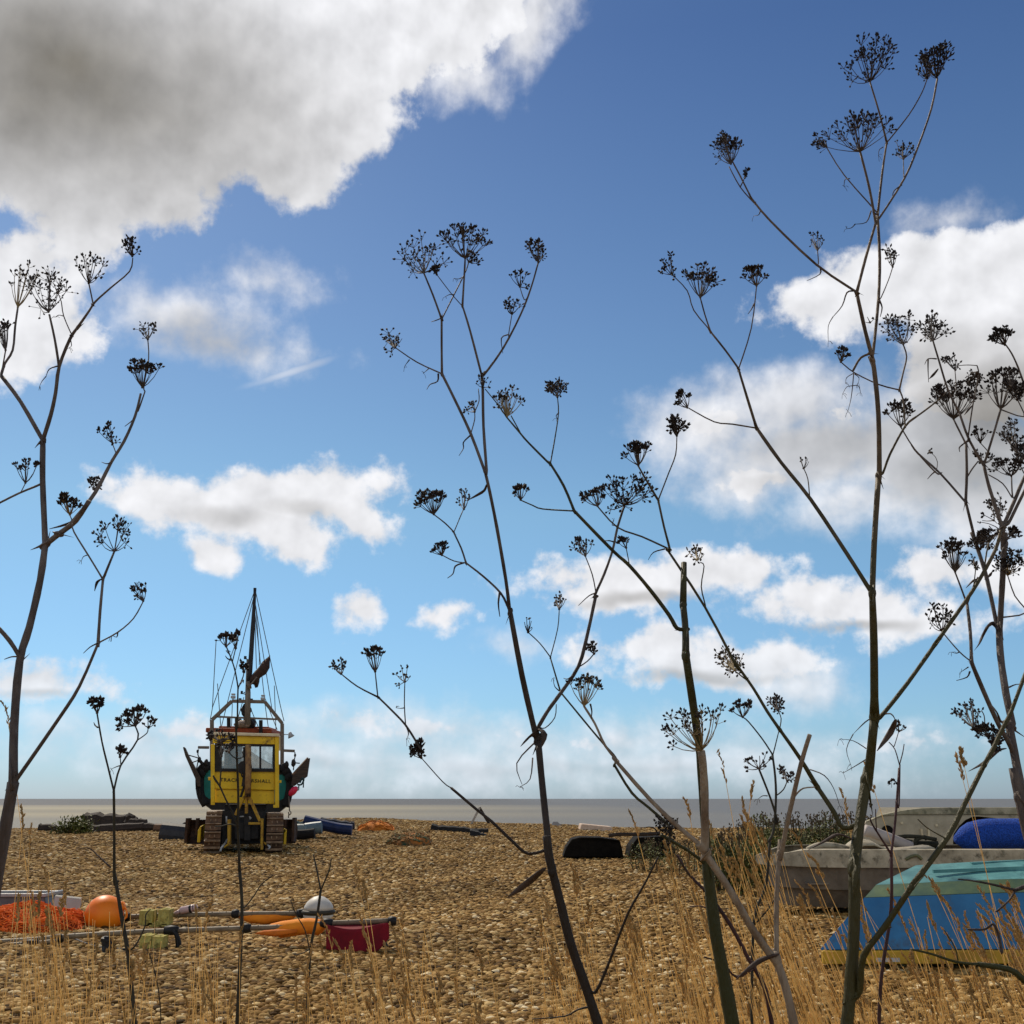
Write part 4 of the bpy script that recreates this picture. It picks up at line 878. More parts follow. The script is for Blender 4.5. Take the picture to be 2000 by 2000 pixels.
# ------------------------------------------------------------------ fishing gear on the left
bam = mat('grey_bamboo', (.24, .185, .115), (.13, .095, .06), 9, .6, stretch=(1, 1, 1), bump=.1)
blackt = mat('black_tape', (.012, .011, .011), None, 9, .6)
def G3(x, y, Y): return W('Z3', x, y, Y)
def G4(x, y, Y): return W('Z4', x, y, Y)
def pole(pts, Y, r, label, wraps, name='bamboo_pole'):
    P_ = [W('PX', x, y, Y) for x, y in pts]; t = thing(name, label, 'pole', tuple(P_[0]))
    m = MB(); pp = crom([tuple(p) for p in P_], 4); m.tube(pp, r, 8)
    for i in range(1, len(pp), 2): m.ell(pp[i], (.012, r * 1.18, r * 1.18), 8, 4)
    m.build('cane', bam, t, smooth=True)
    m = MB()
    for x, y, w in wraps:
        c = W('PX', x, y, Y); m.tube([c - Vector((w, 0, 0)), c, c + Vector((w, 0, 0))], [r * 1.5, r * 1.9, r * 1.5], 8)
    m.parts('lashing', blackt, t, smooth=True); return t
Y1, Y2 = 11.75, 13.45
pole([(-30, 1841), (60, 1836), (120, 1830), (240, 1822), (330, 1818), (480, 1813), (560, 1810), (650, 1803), (770, 1798)], Y1, .026, 'long nearer bamboo dan pole running past the yellow foam floats to the crimson flag', [(115, 1833, .04), (335, 1817, .07), (480, 1813, .05), (638, 1803, .06), (766, 1799, .04)])
pole([(95, 1797), (160, 1794), (245, 1791), (330, 1787), (400, 1786), (462, 1785), (590, 1784)], Y2, .028, 'farther bamboo dan pole carrying the pink bottle and the upper orange flag', [(247, 1791, .05), (460, 1785, .04), (590, 1784, .06)])
pole([(-30, 1848), (60, 1843), (110, 1838)], Y1 - .1, .022, 'short dark pole lying under the nearer bamboo pole at the left edge', [(60, 1843, .08)])
# lines tied to the poles
# orange buoy
org = mat('orange_plastic', (.92, .24, .010), (.84, .18, .008), 3, .45, spots=((.45, .10, .02), 7, .68), bump=.03)
c = W('PX', 204, 1786, 13.2); k = mpp((204, 1786), 13.2)
b = thing('buoy', 'big round orange mooring buoy beside the orange net', 'buoy', (c.x, c.y, gz(c.x, c.y)))
m = MB(); m.ell(c, (37 * k, 37 * k, 36 * k), 28, 20); m.build('body', org, b, smooth=True)
m = MB(); d = Vector((.75, -.1, .35)).normalized(); m.tube([c + d * 33 * k, c + d * 43 * k], [12 * k, 7 * k], 12); m.tube(crom([tuple(c + Vector((x * k, -8 * k, z * k))) for x, z in ((34, 18), (44, 10), (46, -4), (36, -10))]), .012, 6); m.build('eye', org, b, smooth=True)
# orange net, grey tray, white board
onl = mat('orange_twine', (.86, .18, .02), (.66, .12, .015), 8, .85)
heap('PX', 40, 1838, 270, 66, 12.9, .55, 'orange_net', mat('orange_net_mass', (.55, .085, .015), (.20, .03, .008), 26, .95, detail=3, bump=.9, bscale=60), 'bright orange fishing net heaped in front of the grey tray', 'net', 11, 900, onl, srad=.0052)
heap('PX', 150, 1835, 90, 20, 12.75, .3, 'net_tail', mat('orange_net_mass', (.6, .1, .015), None, 26, .95), 'thin trailing end of the orange net beside the orange buoy', 'net', 13, 200, onl, srad=.005)
heap('PX', 152, 1853, 70, 14, 12.1, .18, 'net_scrap', mat('dull_red_net', (.40, .07, .03), (.2, .03, .015), 26, .95, bump=.6), 'small dull red net scrap below the nearer bamboo pole', 'net', 17, 60, onl, srad=.004)
gtr = mat('grey_plastic', (.145, .14, .15), (.10, .098, .105), 4, .45)
tray = thing('plastic_tray', 'grey plastic fish tray with a pale rim behind the orange net', 'tray', tuple(on(W('PX', 40, 1790, 13.9).x, 13.9)))
q = [W('PX', x, y, 13.7) for x, y in ((-60, 1750), (86, 1750), (98, 1796), (-60, 1800))]
m = MB(); a, bq, cq_, dq = [Vector((p.x, 13.7, p.z)) for p in q]; dep = Vector((0, .55, 0))
for f_ in ((a, bq, cq_, dq), (a + dep, bq + dep, cq_ + dep, dq + dep)): m.prism(list(f_), (0, .02, 0))
m.prism([bq, bq + dep, cq_ + dep, cq_], (-.02, 0, 0)); m.prism([dq, cq_, cq_ + dep, dq + dep], (0, 0, .02)); m.build('body', gtr, tray, bevel=.01)
m = MB(); m.bar(a + Vector((0, -.01, .01)), bq + Vector((.02, -.01, .01)), .035, .04); m.bar(a + dep, bq + dep, .035, .04); m.bar(bq + Vector((.01, -.02, .01)), bq + dep + Vector((.01, 0, .01)), .035, .04); m.build('rim', mat('pale_grey_plastic', (.36, .355, .35), (.28, .275, .27), 5, .45), tray, bevel=.008)
q = [W('PX', x, y, 13.55) for x, y in ((99, 1752), (152, 1757), (153, 1772), (143, 1793), (99, 1794))]
m = MB(); m.prism([Vector((p.x, 13.55 + (p.z - q[-1].z) * .5, p.z)) for p in q], (0, .03, .015)); tag(m.build('board', mat('chalky_white_board', (.44, .42, .36), (.36, .34, .29), 5, .7), None, origin=tuple(q[-1]), bevel=.004), 'off white plastic board leaning at the right end of the grey tray', 'board')
# foam floats
foam = mat('dirty_yellow_foam', (.52, .44, .12), (.30, .25, .07), 9, .9, detail=8, spots=((.14, .12, .04), 8, .57), bump=.6)
def foamf(rects, Y, label):
    rr = random.Random(len(label)); q0 = W('PX', rects[0][0], rects[0][3], Y); m = MB()
    for x0, y0, x1, y1 in rects:
        a = W('PX', x0, y1, Y); b2 = W('PX', x1, y0, Y); cx_, cz_ = (a.x + b2.x) / 2, (a.z + b2.z) / 2
        m.ell((cx_, Y, cz_), ((b2.x - a.x) * .56, .11, (b2.z - a.z) * .56), 10, 6, jit=.10, rnd=rr)
        m.box((cx_, Y, cz_), ((b2.x - a.x) * .96, .17, (b2.z - a.z) * .92))
    tag(m.build('foam_float', foam, None, origin=tuple(q0), bevel=.02), label, 'float')
foamf([(274, 1776, 304, 1812), (281, 1800, 325, 1823)], Y2 - .1, 'crumbling yellow foam float threaded on the farther bamboo pole')
foamf([(311, 1774, 336, 1806), (318, 1802, 330, 1822)], Y2 - .14, 'tall yellow foam block standing right of the crumbling float')
foamf([(276, 1824, 302, 1853), (300, 1826, 325, 1854)], Y1 - .12, 'mossy yellow foam block on the shingle under the nearer bamboo pole')
# pink bottle float
m = MB(); a = W('PX', 352, 1779, Y2 - .03); b2 = W('PX', 385, 1772, Y2 - .03); d = b2 - a
bo = thing('bottle_float', 'pale pink plastic bottle tied on the farther bamboo pole', 'bottle', tuple(a))
m.tube([a, a + d * .06, a + d * .8, a + d * .95, a + d * 1.0], [.03, .042, .042, .034, .03], 14); m.build('bottle', mat('pale_pink_plastic', (.55, .38, .36), (.45, .3, .29), 4, .4), bo, smooth=True)
m = MB(); m.tube([a + d * .55, a + d * .68], .0445, 14); m.tube([a + d * .78, a + d * .82], .0445, 14); m.parts('band', blackt, bo)
m = MB(); m.tube([a - d * .3 + Vector((0, 0, -.02)), a], .022, 8); m.build('neck', mat('pale_pink_plastic', (.55, .38, .36)), bo, smooth=True)
# orange flags rolled on their poles
flag_o = mat('orange_flag_cloth', (.85, .27, .015), (.72, .20, .012), 5, .8, bump=.2)
def flag(secs, Y, label, mt):
    """a furled cloth: sections (x, top, bottom) along its pole"""
    rings = []
    for i, (x, y0, y1) in enumerate(secs):
        a = W('PX', x, y0, Y); b2 = W('PX', x, y1, Y); h = (a.z - b2.z) / 2; zc = (a.z + b2.z) / 2; dp = max(.02, min(.16, h * 1.3)); ring = []
        for k in range(12):
            t = 2 * math.pi * k / 12; ring.append((a.x, Y + dp * math.sin(t) * (1 + .1 * math.sin(3 * t + i)) - .0, zc + h * math.cos(t)))
        rings.append(ring)
    m = MB(); m.loft(rings); o = m.build('flag', mt, None, origin=rings[0][0], smooth=True); tag(o, label, 'flag'); return o
flag([(466, 1781, 1790), (472, 1780, 1796), (490, 1779, 1803), (520, 1780, 1806), (550, 1779, 1800), (572, 1780, 1796), (581, 1781, 1788)], Y2 + .05, 'orange flag furled along the farther bamboo pole beside the white buoy', flag_o)
flag([(523, 1808, 1812), (530, 1804, 1822), (550, 1799, 1832), (580, 1795, 1828), (605, 1793, 1824), (625, 1795, 1828), (636, 1798, 1815)], Y1 + .06, 'orange flag rolled along the nearer bamboo pole left of the crimson flag', flag_o)
flag([(499, 1822, 1824), (515, 1817, 1827), (540, 1815, 1830), (580, 1815, 1822)], Y1 - .05, 'loose orange tail of cloth under the nearer bamboo pole', mat('deep_orange_cloth', (.62, .16, .012), (.45, .1, .01), 5, .8, bump=.2))
# white dan buoy with a dark band
c = W('PX', 622, 1779, 13.3); k = mpp((622, 1779), 13.3); wb = thing('white_buoy', 'white plastic buoy with a dark band behind the orange flags', 'buoy', tuple(on(c.x, c.y)))
wht = mat('weathered_white_plastic', (.62, .58, .50), (.5, .46, .39), 5, .5); rt = Matrix.Rotation(.05, 3, 'Y')
m = MB(); m.loft([[c + Vector((math.cos(t) * r * k, math.sin(t) * r * k, z * k)) for t in [i * math.pi / 12 for i in range(24)]] for z, r in ((2, 29), (8, 28), (15, 24), (21, 18), (26, 10), (28, 2))]); m.build('dome', wht, wb, smooth=True)
m = MB(); m.loft([[c + Vector((math.cos(t) * r * k, math.sin(t) * r * k, z * k)) for t in [i * math.pi / 12 for i in range(24)]] for z, r in ((-6, 31), (-3, 33), (0, 33), (2, 30))]); m.build('band', mat('dark_olive_plastic', (.05, .04, .022), (.03, .025, .015), 5, .6), wb, smooth=True)
m = MB(); m.loft([[c + Vector((math.cos(t) * r * k, math.sin(t) * r * k, z * k)) for t in [i * math.pi / 12 for i in range(24)]] for z, r in ((-24, 10), (-20, 20), (-13, 27), (-6, 30))]); m.build('base', wht, wb, smooth=True)
m = MB(); m.box(c + Vector((-34 * k, 0, -3 * k)), (.05, .05, .07)); m.build('lug', blackt, wb, bevel=.01)
# crimson flag draped from the end of the nearer pole
red = mat('crimson_cloth', (.20, .004, .014), (.13, .003, .010), 6, .85, bump=.15)
P_ = lambda x, y, Y: W('PX', x, y, Y)
f0 = P_(637, 1806, Y1); rf = thing('crimson_flag', 'stiff crimson flag hanging folded from the right end of the nearer bamboo pole', 'flag', tuple(f0))
vs = []; nu, nv = 12, 8
topy = lambda u: 1806 - 3 * u; boty = lambda u: 1856 + 6 * u + 8 * u * (1 - u) if u < .75 else 1868 - (u - .75) * 140
m = MB()
for j in range(nv + 1):
    v = j / nv
    for i in range(nu + 1):
        u = i / nu; sag = 11 * math.sin(math.pi * min(1, u / .88)) ** 1.0
        x = 637 + 123 * u; y = topy(u) + sag + (boty(u) - topy(u) - sag) * v
        vs.append(P_(x, y, Y1 - .30 + .02 * math.sin(u * 9) + .16 * v * 0 + .05 * u))
m.add(vs, [(j * (nu + 1) + i, j * (nu + 1) + i + 1, (j + 1) * (nu + 1) + i + 1, (j + 1) * (nu + 1) + i) for j in range(nv) for i in range(nu)]); m.build('front_fold', red, rf, smooth=True, solid=.008)
m = MB(); vs = []
for j in range(5):
    v = j / 4
    for i in range(nu + 1):
        u = i / nu; sag = 11 * math.sin(math.pi * min(1, u / .88)); x = 637 + 123 * u
        a = P_(x, topy(u), Y1 + .02); b2 = P_(x, topy(u) + sag, Y1 - .30 + .02 * math.sin(u * 9) + .05 * u); vs.append(a.lerp(b2, v) + Vector((0, 0, -.02 * math.sin(math.pi * v))))
m.add(vs, [(j * (nu + 1) + i, j * (nu + 1) + i + 1, (j + 1) * (nu + 1) + i + 1, (j + 1) * (nu + 1) + i) for j in range(4) for i in range(nu)]); m.build('top_fold', red, rf, smooth=True, solid=.008)
m = MB(); m.ell(P_(752, 1846, Y1 - .2), (.03, .03, .025), 8, 6); m.tube([P_(760, 1801, Y1), P_(753, 1846, Y1 - .2)], .008, 5); m.build('tie', blackt, rf)
# lines and a weight on the shingle
m = MB(); m.tube(crom([tuple(on(P_(x, y, Y1 - .3).x, gnd((x, y)).y, .015)) for x, y in ((100, 1845), (150, 1853), (200, 1859), (250, 1861))]), .012, 6)
tag(m.build('mooring_line', blackt, None, origin=tuple(on(P_(100, 1850, Y1).x, 12)), smooth=True), 'black line lying on the shingle below the nearer bamboo pole', 'rope')
c = gnd((210, 1866)); m = MB(); m.ell(on(c.x, c.y, .05), (.06, .06, .08), 10, 7, jit=.2); m.ell(on(c.x - .03, c.y, .11), (.05, .05, .05), 8, 6, jit=.2); tag(m.build('weight', dsteel, None, origin=tuple(c)), 'small black iron weight at the end of the black line', 'weight')
m = MB(); m.tube(crom([tuple(P_(x, y, Y1 - .05)) for x, y in ((337, 1818), (345, 1828), (347, 1850))]), .02, 6); m.tube(crom([tuple(P_(x, y, Y1 - .05)) for x, y in ((345, 1822), (350, 1835), (352, 1846))]), .015, 6); tag(m.build('tape_end', blackt, None, origin=tuple(P_(337, 1818, Y1))), 'black tape ends hanging from the nearer pole right of the foam floats', 'tape')
# ------------------------------------------------------------------ dead fennel in front of the camera
seedm = mat('black_brown_seed', (.030, .019, .014), (.014, .010, .009), 60, .75)
raym = mat('umbel_ray', (.10, .075, .055), (.05, .036, .03), 30, .8)
rayp = mat('pale_umbel_ray', (.33, .25, .12), (.2, .14, .07), 30, .8)
STEM = dict(
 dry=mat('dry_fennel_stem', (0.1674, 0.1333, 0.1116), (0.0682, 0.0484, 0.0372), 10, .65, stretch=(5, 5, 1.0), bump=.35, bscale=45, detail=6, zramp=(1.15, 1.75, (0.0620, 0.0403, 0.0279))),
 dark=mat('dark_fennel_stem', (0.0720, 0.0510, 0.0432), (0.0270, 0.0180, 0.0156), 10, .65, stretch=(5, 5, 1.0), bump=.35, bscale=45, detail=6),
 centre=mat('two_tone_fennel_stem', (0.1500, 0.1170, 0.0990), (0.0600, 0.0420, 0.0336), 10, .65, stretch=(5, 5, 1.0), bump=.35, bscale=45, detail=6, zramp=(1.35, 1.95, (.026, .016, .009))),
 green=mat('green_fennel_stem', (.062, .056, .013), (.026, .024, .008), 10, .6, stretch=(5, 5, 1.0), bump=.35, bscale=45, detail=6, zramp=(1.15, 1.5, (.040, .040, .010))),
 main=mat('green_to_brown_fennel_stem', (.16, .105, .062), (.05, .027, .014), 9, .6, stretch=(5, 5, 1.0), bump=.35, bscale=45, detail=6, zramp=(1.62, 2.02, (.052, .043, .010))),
 tan=mat('tan_fennel_stem', (0.3168, 0.2484, 0.1764), (0.1584, 0.1080, 0.0684), 10, .7, stretch=(5, 5, 1.0), bump=.35, bscale=45, detail=6),
 purple=mat('purple_brown_stem', (0.0840, 0.0350, 0.0315), (0.0350, 0.0154, 0.0154), 10, .6, stretch=(5, 5, 1.0), bump=.35, bscale=45, detail=6),
 thin=mat('thin_weed_stem', (0.0450, 0.0390, 0.0240), (0.0210, 0.0180, 0.0120), 10, .7, stretch=(5, 5, 1.0)))
leafd2 = mat('withered_leaf', (.085, .055, .04), (.030, .02, .016), 12, .8, bump=.4)
def umbel(root, mt, B, T, hw, n, dens, Y, pale, rr, sz):
    d = (T - B); Ln = d.length; d = d.normalized(); e1 = d.cross(Vector((0, 1, 0)))
    e1 = e1.normalized() if e1.length > .05 else Vector((1, 0, 0)); e2 = d.cross(e1).normalized()
    m = MB(); k = mpp((1000, 1000), Y); hw *= (.82 if hw < 45 * k else .97); Ln *= .95; gap = rr.uniform(0, 6.28)
    for i in range(n):
        a = 2.399963 * i + rr.uniform(-.35, .35); r = math.sqrt((i + .55) / n) * rr.uniform(.75, 1.1)
        if rr.random() < .10 or (abs((a - gap + 3.14) % 6.283 - 3.14) < .35 and rr.random() < .6): continue
        p = e1 * math.cos(a) + e2 * math.sin(a) * (.5 if hw > 95 * k else .8)
        end = B + p * (hw * r) + d * Ln * (rr.uniform(.60, 1.02) - .25 * r * r)
        c1 = B + p * (hw * r * .62) + d * Ln * .22
        pts = [B * (1 - t) ** 2 + c1 * 2 * t * (1 - t) + end * t * t for t in (0, .3, .65, 1)]
        m.tube(pts, [k * 1.25 * sz, k * .95 * sz, k * .75 * sz, k * .65 * sz], 4, 1 if pale else 0, cap=False)
        if rr.random() > dens[0]: continue
        dd = (end - c1).normalized(); dd = (dd + d * .4).normalized(); f1, f2 = perp(dd); ns = max(2, rr.randint(*dens[1]) - (rr.random() < .3) * 3)
        pl = max(.105 * (Ln + hw), k * 5.5) * rr.uniform(.6, 1.25) * dens[2]
        for j in range(ns):
            b = 6.283 * j / ns + rr.uniform(-.4, .4); th = rr.uniform(.25, 1.15) if j else .1
            q = (dd * math.cos(th) + (f1 * math.cos(b) + f2 * math.sin(b)) * math.sin(th)).normalized(); e_ = end + q * pl * rr.uniform(.75, 1.1)
            m.tube([end, e_], k * .5 * sz, 3, 1 if pale else 0, cap=False)
            sl_ = k * rr.uniform(5.5, 10.0) * sz
            for s_ in (-1, 1):
                if s_ > 0 and rr.random() < .45: continue
                qq = (q + f1 * rr.uniform(-.35, .35) + f2 * rr.uniform(-.35, .35)).normalized(); m.seed(e_ + qq * sl_ * .35, qq, sl_, sl_ * rr.uniform(.23, .32), 2)
    m.ell(B, (k * 2.6 * sz, k * 2.6 * sz, k * 2.6 * sz), 6, 4, 1 if pale else 0)
    m.build('seed_head', [raym, rayp, seedm], root)
SPR = (.72, (3, 5), .85); MD = (.95, (5, 7), 1.0); DN = (1, (8, 12), 1.15); SK = (.35, (2, 3), .8)
def plant(label, stem, Y, branches, umbels=(), leaves=(), name='fennel', cat='plant', seed=1, sub=3, group='dead fennel plants in front of the beach', ground=True, lean=0, sz=1.0):
    rr = random.Random(seed); known = []; tubes = []
    for fr, w0, w1, pts in branches:
        P2 = [px(fr, x, y) for x, y in pts]
        if known:
            kx = min(known, key=lambda q: (q[0] - P2[0][0]) ** 2 + (q[1] - P2[0][1]) ** 2); y0 = kx[2]; slope = rr.choice((-1, 1)) * rr.uniform(.12, .42)
            dd_ = math.hypot(kx[0] - P2[0][0], kx[1] - P2[0][1])
            if .5 < dd_ < 60: P2 = [(kx[0], kx[1])] + P2
        else: y0 = Y; slope = rr.uniform(-.06, .06)
        acc = 0; pts3 = []
        for i, p in enumerate(P2):
            if i: acc += math.hypot(p[0] - P2[i - 1][0], p[1] - P2[i - 1][1])
            yy = y0 + slope * acc * y0 / F; pts3.append((p[0], p[1], yy)); 
        pp = crom(pts3, sub); n = len(pp); known += pp
        P3 = [at((q[0], q[1]), q[2]) for q in pp]
        if len(tubes) == 0 and ground:
            p = P3[0]; d = (P3[0] - P3[min(3, n - 1)]); d = d / max(1e-6, abs(d.z)) if abs(d.z) > 1e-6 else Vector((0, 0, -1))
            gx = p.x + d.x * p.z * .45; gy = p.y + d.y * p.z * .3; g_ = Vector((gx, gy, gz(gx, gy) - .03))
            mid = Vector((p.x + d.x * p.z * .30, p.y + d.y * p.z * .2, p.z * .5)); P3 = [g_, mid] + P3; rad0 = [w0 * .62, w0 * .56]
            root = thing(name, label, cat, tuple(Vector((gx, gy, gz(gx, gy)))), group)
        else: rad0 = []
        wr = [w0 + (w1 - w0) * (i / max(1, n - 1)) for i in range(n)]
        rad = [w * .5 for w in rad0 and [w0 * 1.24, w0 * 1.12] or []] + [w * .5 * (1.12 if (i == 0 and len(tubes)) else 1) * .95 * rr.uniform(.95, 1.06) for i, w in enumerate(wr)]
        rad = [r_ * mpp((1000, 1000), q.y) for r_, q in zip(rad, P3)]
        tubes.append((P3, rad, w0))
    m = MB()
    for bi, (P3, rad, w0) in enumerate(tubes):
        m.tube(P3, rad, 9 if w0 > 9 else 6 if w0 > 4 else 5)
        if bi and w0 > 3:    # swollen node and a torn sheath where the branch leaves
            d = (P3[1] - P3[0]).normalized(); r_ = rad[0]; rot = d.to_track_quat('Z', 'Y').to_matrix(); m.ell(P3[0], (r_ * 1.08, r_ * 1.08, r_ * 1.9), 8, 6, rot=rot)
            f1, f2 = perp(d); sd_ = f1 * rr.choice((-1, 1)); q = P3[0] + sd_ * r_ * .7
            m.tube([q - d * r_ * 2, q + d * r_ * 1.5 + sd_ * r_ * .5, q + d * r_ * rr.uniform(3, 6) + sd_ * r_ * rr.uniform(.8, 2)], [r_ * .7, r_ * .55, r_ * .08], 5, flat=.4)
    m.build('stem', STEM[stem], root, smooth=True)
    def dep(p): return min(known, key=lambda q: (q[0] - p[0]) ** 2 + (q[1] - p[1]) ** 2)[2]
    for u in umbels:
        fr, bx, by, tx, ty, hw, n, dens = u[:8]; pale = len(u) > 8 and u[8]
        b = px(fr, bx, by); t = px(fr, tx, ty); Yb = dep(b); s = FR[fr][2]
        umbel(root, None, at(b, Yb), at(t, Yb + rr.uniform(-.06, .06)), hw * s * mpp(b, Yb), n, dens, Yb, pale, rr, sz)
    for fr, w, pts in leaves:
        P2 = [px(fr, x, y) for x, y in pts]; y0 = dep(P2[0]); pp = crom([(p[0], p[1], y0 + rr.uniform(-.02, .02)) for p in P2], 3); n = len(pp)
        m = MB(); P3 = [at((q[0], q[1]), q[2]) for q in pp]
        if w > 5: rad = [max(.6, w * .5 * math.sin(math.pi * min(1, .12 + .9 * i / (n - 1))) ** .9) * mpp((1000, 1000), y0) for i in range(n)]
        else: rad = [w * .5 * (1 - .7 * i / (n - 1)) * mpp((1000, 1000), y0) for i in range(n)]
        m.tube(P3, rad, 6, flat=.45 if w > 5 else .8)
        if w <= 3:   # withered thread-leaf tufts
            for _ in range(3):
                q = P3[-1]; d = Vector((rr.gauss(0, 1), rr.gauss(0, 1), rr.gauss(-.5, 1))).normalized() * 9 * mpp((1000, 1000), y0); m.tube([q, q + d * .6, q + d + Vector((0, 0, -.003))], rad[-1] * .9, 4)
        m.build('leaf', leafd2, root, smooth=True)
    return root
plant('tall dry fennel with a pinkish grey forked stem at the left edge', 'dry', 1.45, [
 ('A2', 24, 22, [(-25, 1960), (30, 1650), (68, 1430)]), ('A2', 17, 13, [(68, 1430), (72, 1150), (100, 815), (150, 640), (205, 400), (230, 222)]),
 ('A1', 12, 11, [(283, 1962), (268, 1600), (270, 1360)]), ('A1', 9.5, 6, [(270, 1350), (320, 1190), (350, 1050), (372, 890), (440, 715), (490, 640)]),
 ('A1', 6, 2.5, [(490, 640), (560, 540), (600, 480), (700, 390), (815, 290), (835, 205)]), ('A1', 5.5, 4.5, [(372, 890), (345, 720), (310, 560)]),
 ('A1', 3, 2, [(452, 690), (400, 570), (385, 480), (365, 430)]), ('A1', 4, 3, [(585, 490), (560, 370)]),
 ('A1', 9, 8, [(268, 1350), (130, 1110), (10, 950)]), ('A1', 6, 4, [(10, 930), (30, 870), (80, 785), (95, 640), (112, 518)]), ('A1', 4, 3, [(18, 890), (35, 790)]),
 ('A1', 5, 4, [(262, 1625), (120, 1685), (-20, 1755)]), ('A1', 2, 2, [(130, 1680), (160, 1622)]),
 ('A2', 13, 10, [(228, 222), (300, 165), (385, 98), (455, -5)]), ('A1', 9.5, 5, [(390, 1935), (470, 1850), (600, 1680), (700, 1490), (780, 1360), (850, 1200), (885, 1060)]),
 ('A1', 3.5, 3, [(868, 1170), (912, 1045)]), ('A1', 3, 2.5, [(905, 1010), (935, 840), (930, 722)]), ('A1', 3, 2, [(730, 1435), (708, 1375)]), ('A1', 3, 2, [(600, 1680), (588, 1660)]), ('A1', 3, 2, [(460, 1880), (440, 1825)]),
 ('A2', 9, 5.5, [(74, 1430), (300, 1105), (405, 940), (500, 722)]), ('A2', 6.5, 5, [(500, 722), (510, 560), (525, 395)]), ('A2', 5, 4, [(525, 395), (582, 255)]),
 ('A2', 4, 3, [(525, 395), (455, 280), (378, 155), (368, 110)]), ('A2', 4, 2.5, [(503, 718), (600, 665), (680, 595), (730, 508)]),
 ('A2', 9, 8, [(102, 795), (50, 710), (-20, 630)])],
 [('A1', 112, 515, 170, 250, 105, 14, SPR, 1), ('A1', 305, 545, 300, 350, 150, 20, DN), ('A1', 365, 425, 370, 350, 60, 8, SPR), ('A1', 558, 365, 565, 225, 125, 12, MD),
  ('A1', 832, 195, 815, 100, 62, 12, MD), ('A1', 35, 785, 20, 620, 55, 12, MD), ('A1', 160, 1620, 150, 1480, 125, 11, MD), ('A1', 895, 1020, 910, 850, 125, 18, DN),
  ('A1', 930, 718, 930, 625, 75, 12, MD), ('A1', 708, 1370, 680, 1265, 80, 11, MD), ('A1', 588, 1660, 600, 1600, 60, 9, MD), ('A1', 440, 1820, 430, 1705, 72, 14, DN, 1),
  ('A2', 583, 252, 590, 110, 112, 16, DN), ('A2', 730, 505, 705, 430, 60, 10, MD)],
 [('A1', 4, [(365, 885), (310, 905), (290, 950)]), ('A1', 3, [(290, 950), (265, 980), (250, 1010)]), ('A1', 4, [(855, 1180), (840, 1220), (785, 1265)]), ('A1', 4, [(715, 1470), (680, 1500), (640, 1490)]),
  ('A1', 6, [(475, 1845), (420, 1880), (310, 1910)]), ('A2', 5, [(95, 790), (60, 790), (22, 803)]), ('A2', 6, [(520, 392), (495, 410), (482, 455)]), ('A2', 4, [(500, 720), (460, 740), (425, 772)]), ('A2', 3, [(450, 270), (425, 280), (415, 302)]),
  ('A1', 3, [(460, 700), (440, 690), (450, 755), (435, 770)]), ('A1', 3, [(395, 570), (370, 565), (348, 578)]), ('A2', 3, [(600, 665), (595, 690), (570, 680)])], seed=3)
plant('slim two headed fennel standing in front of the left driftwood', 'thin', 2.2, [
 ('Z3', 8.5, 6.5, [(1275, 1500), (1240, 1100), (1205, 770), (1150, 450), (1075, 0)]), ('A2', 6, 5, [(583, 1930), (582, 1650), (580, 1465)]),
 ('A2', 4.2, 3, [(578, 1465), (550, 1350), (520, 1225), (495, 1080)]), ('A2', 4.2, 3, [(582, 1465), (615, 1345), (702, 1212), (690, 1145)]), ('A2', 2.6, 2, [(705, 1212), (748, 1180), (755, 1155)]), ('A2', 2.2, 2, [(616, 1345), (612, 1300)]),
 ('Z3', 4, 2, [(1225, 760), (1290, 690), (1370, 520), (1375, 420), (1420, 365)]), ('Z3', 2.5, 2, [(1500, 1500), (1495, 1130), (1410, 790), (1360, 745)])],
 [('A2', 495, 1075, 490, 1010, 42, 9, DN), ('A2', 690, 1140, 672, 1082, 92, 15, DN), ('A2', 757, 1150, 762, 1120, 32, 5, SPR), ('A2', 612, 1300, 615, 1265, 20, 5, MD)],
 [('A2', 3, [(610, 1345), (590, 1352), (568, 1362)]), ('A2', 4, [(498, 1150), (485, 1140), (478, 1125)]), ('B6', 4, [(690, 680), (560, 560), (480, 490), (395, 495)])], seed=5, sz=1.15)
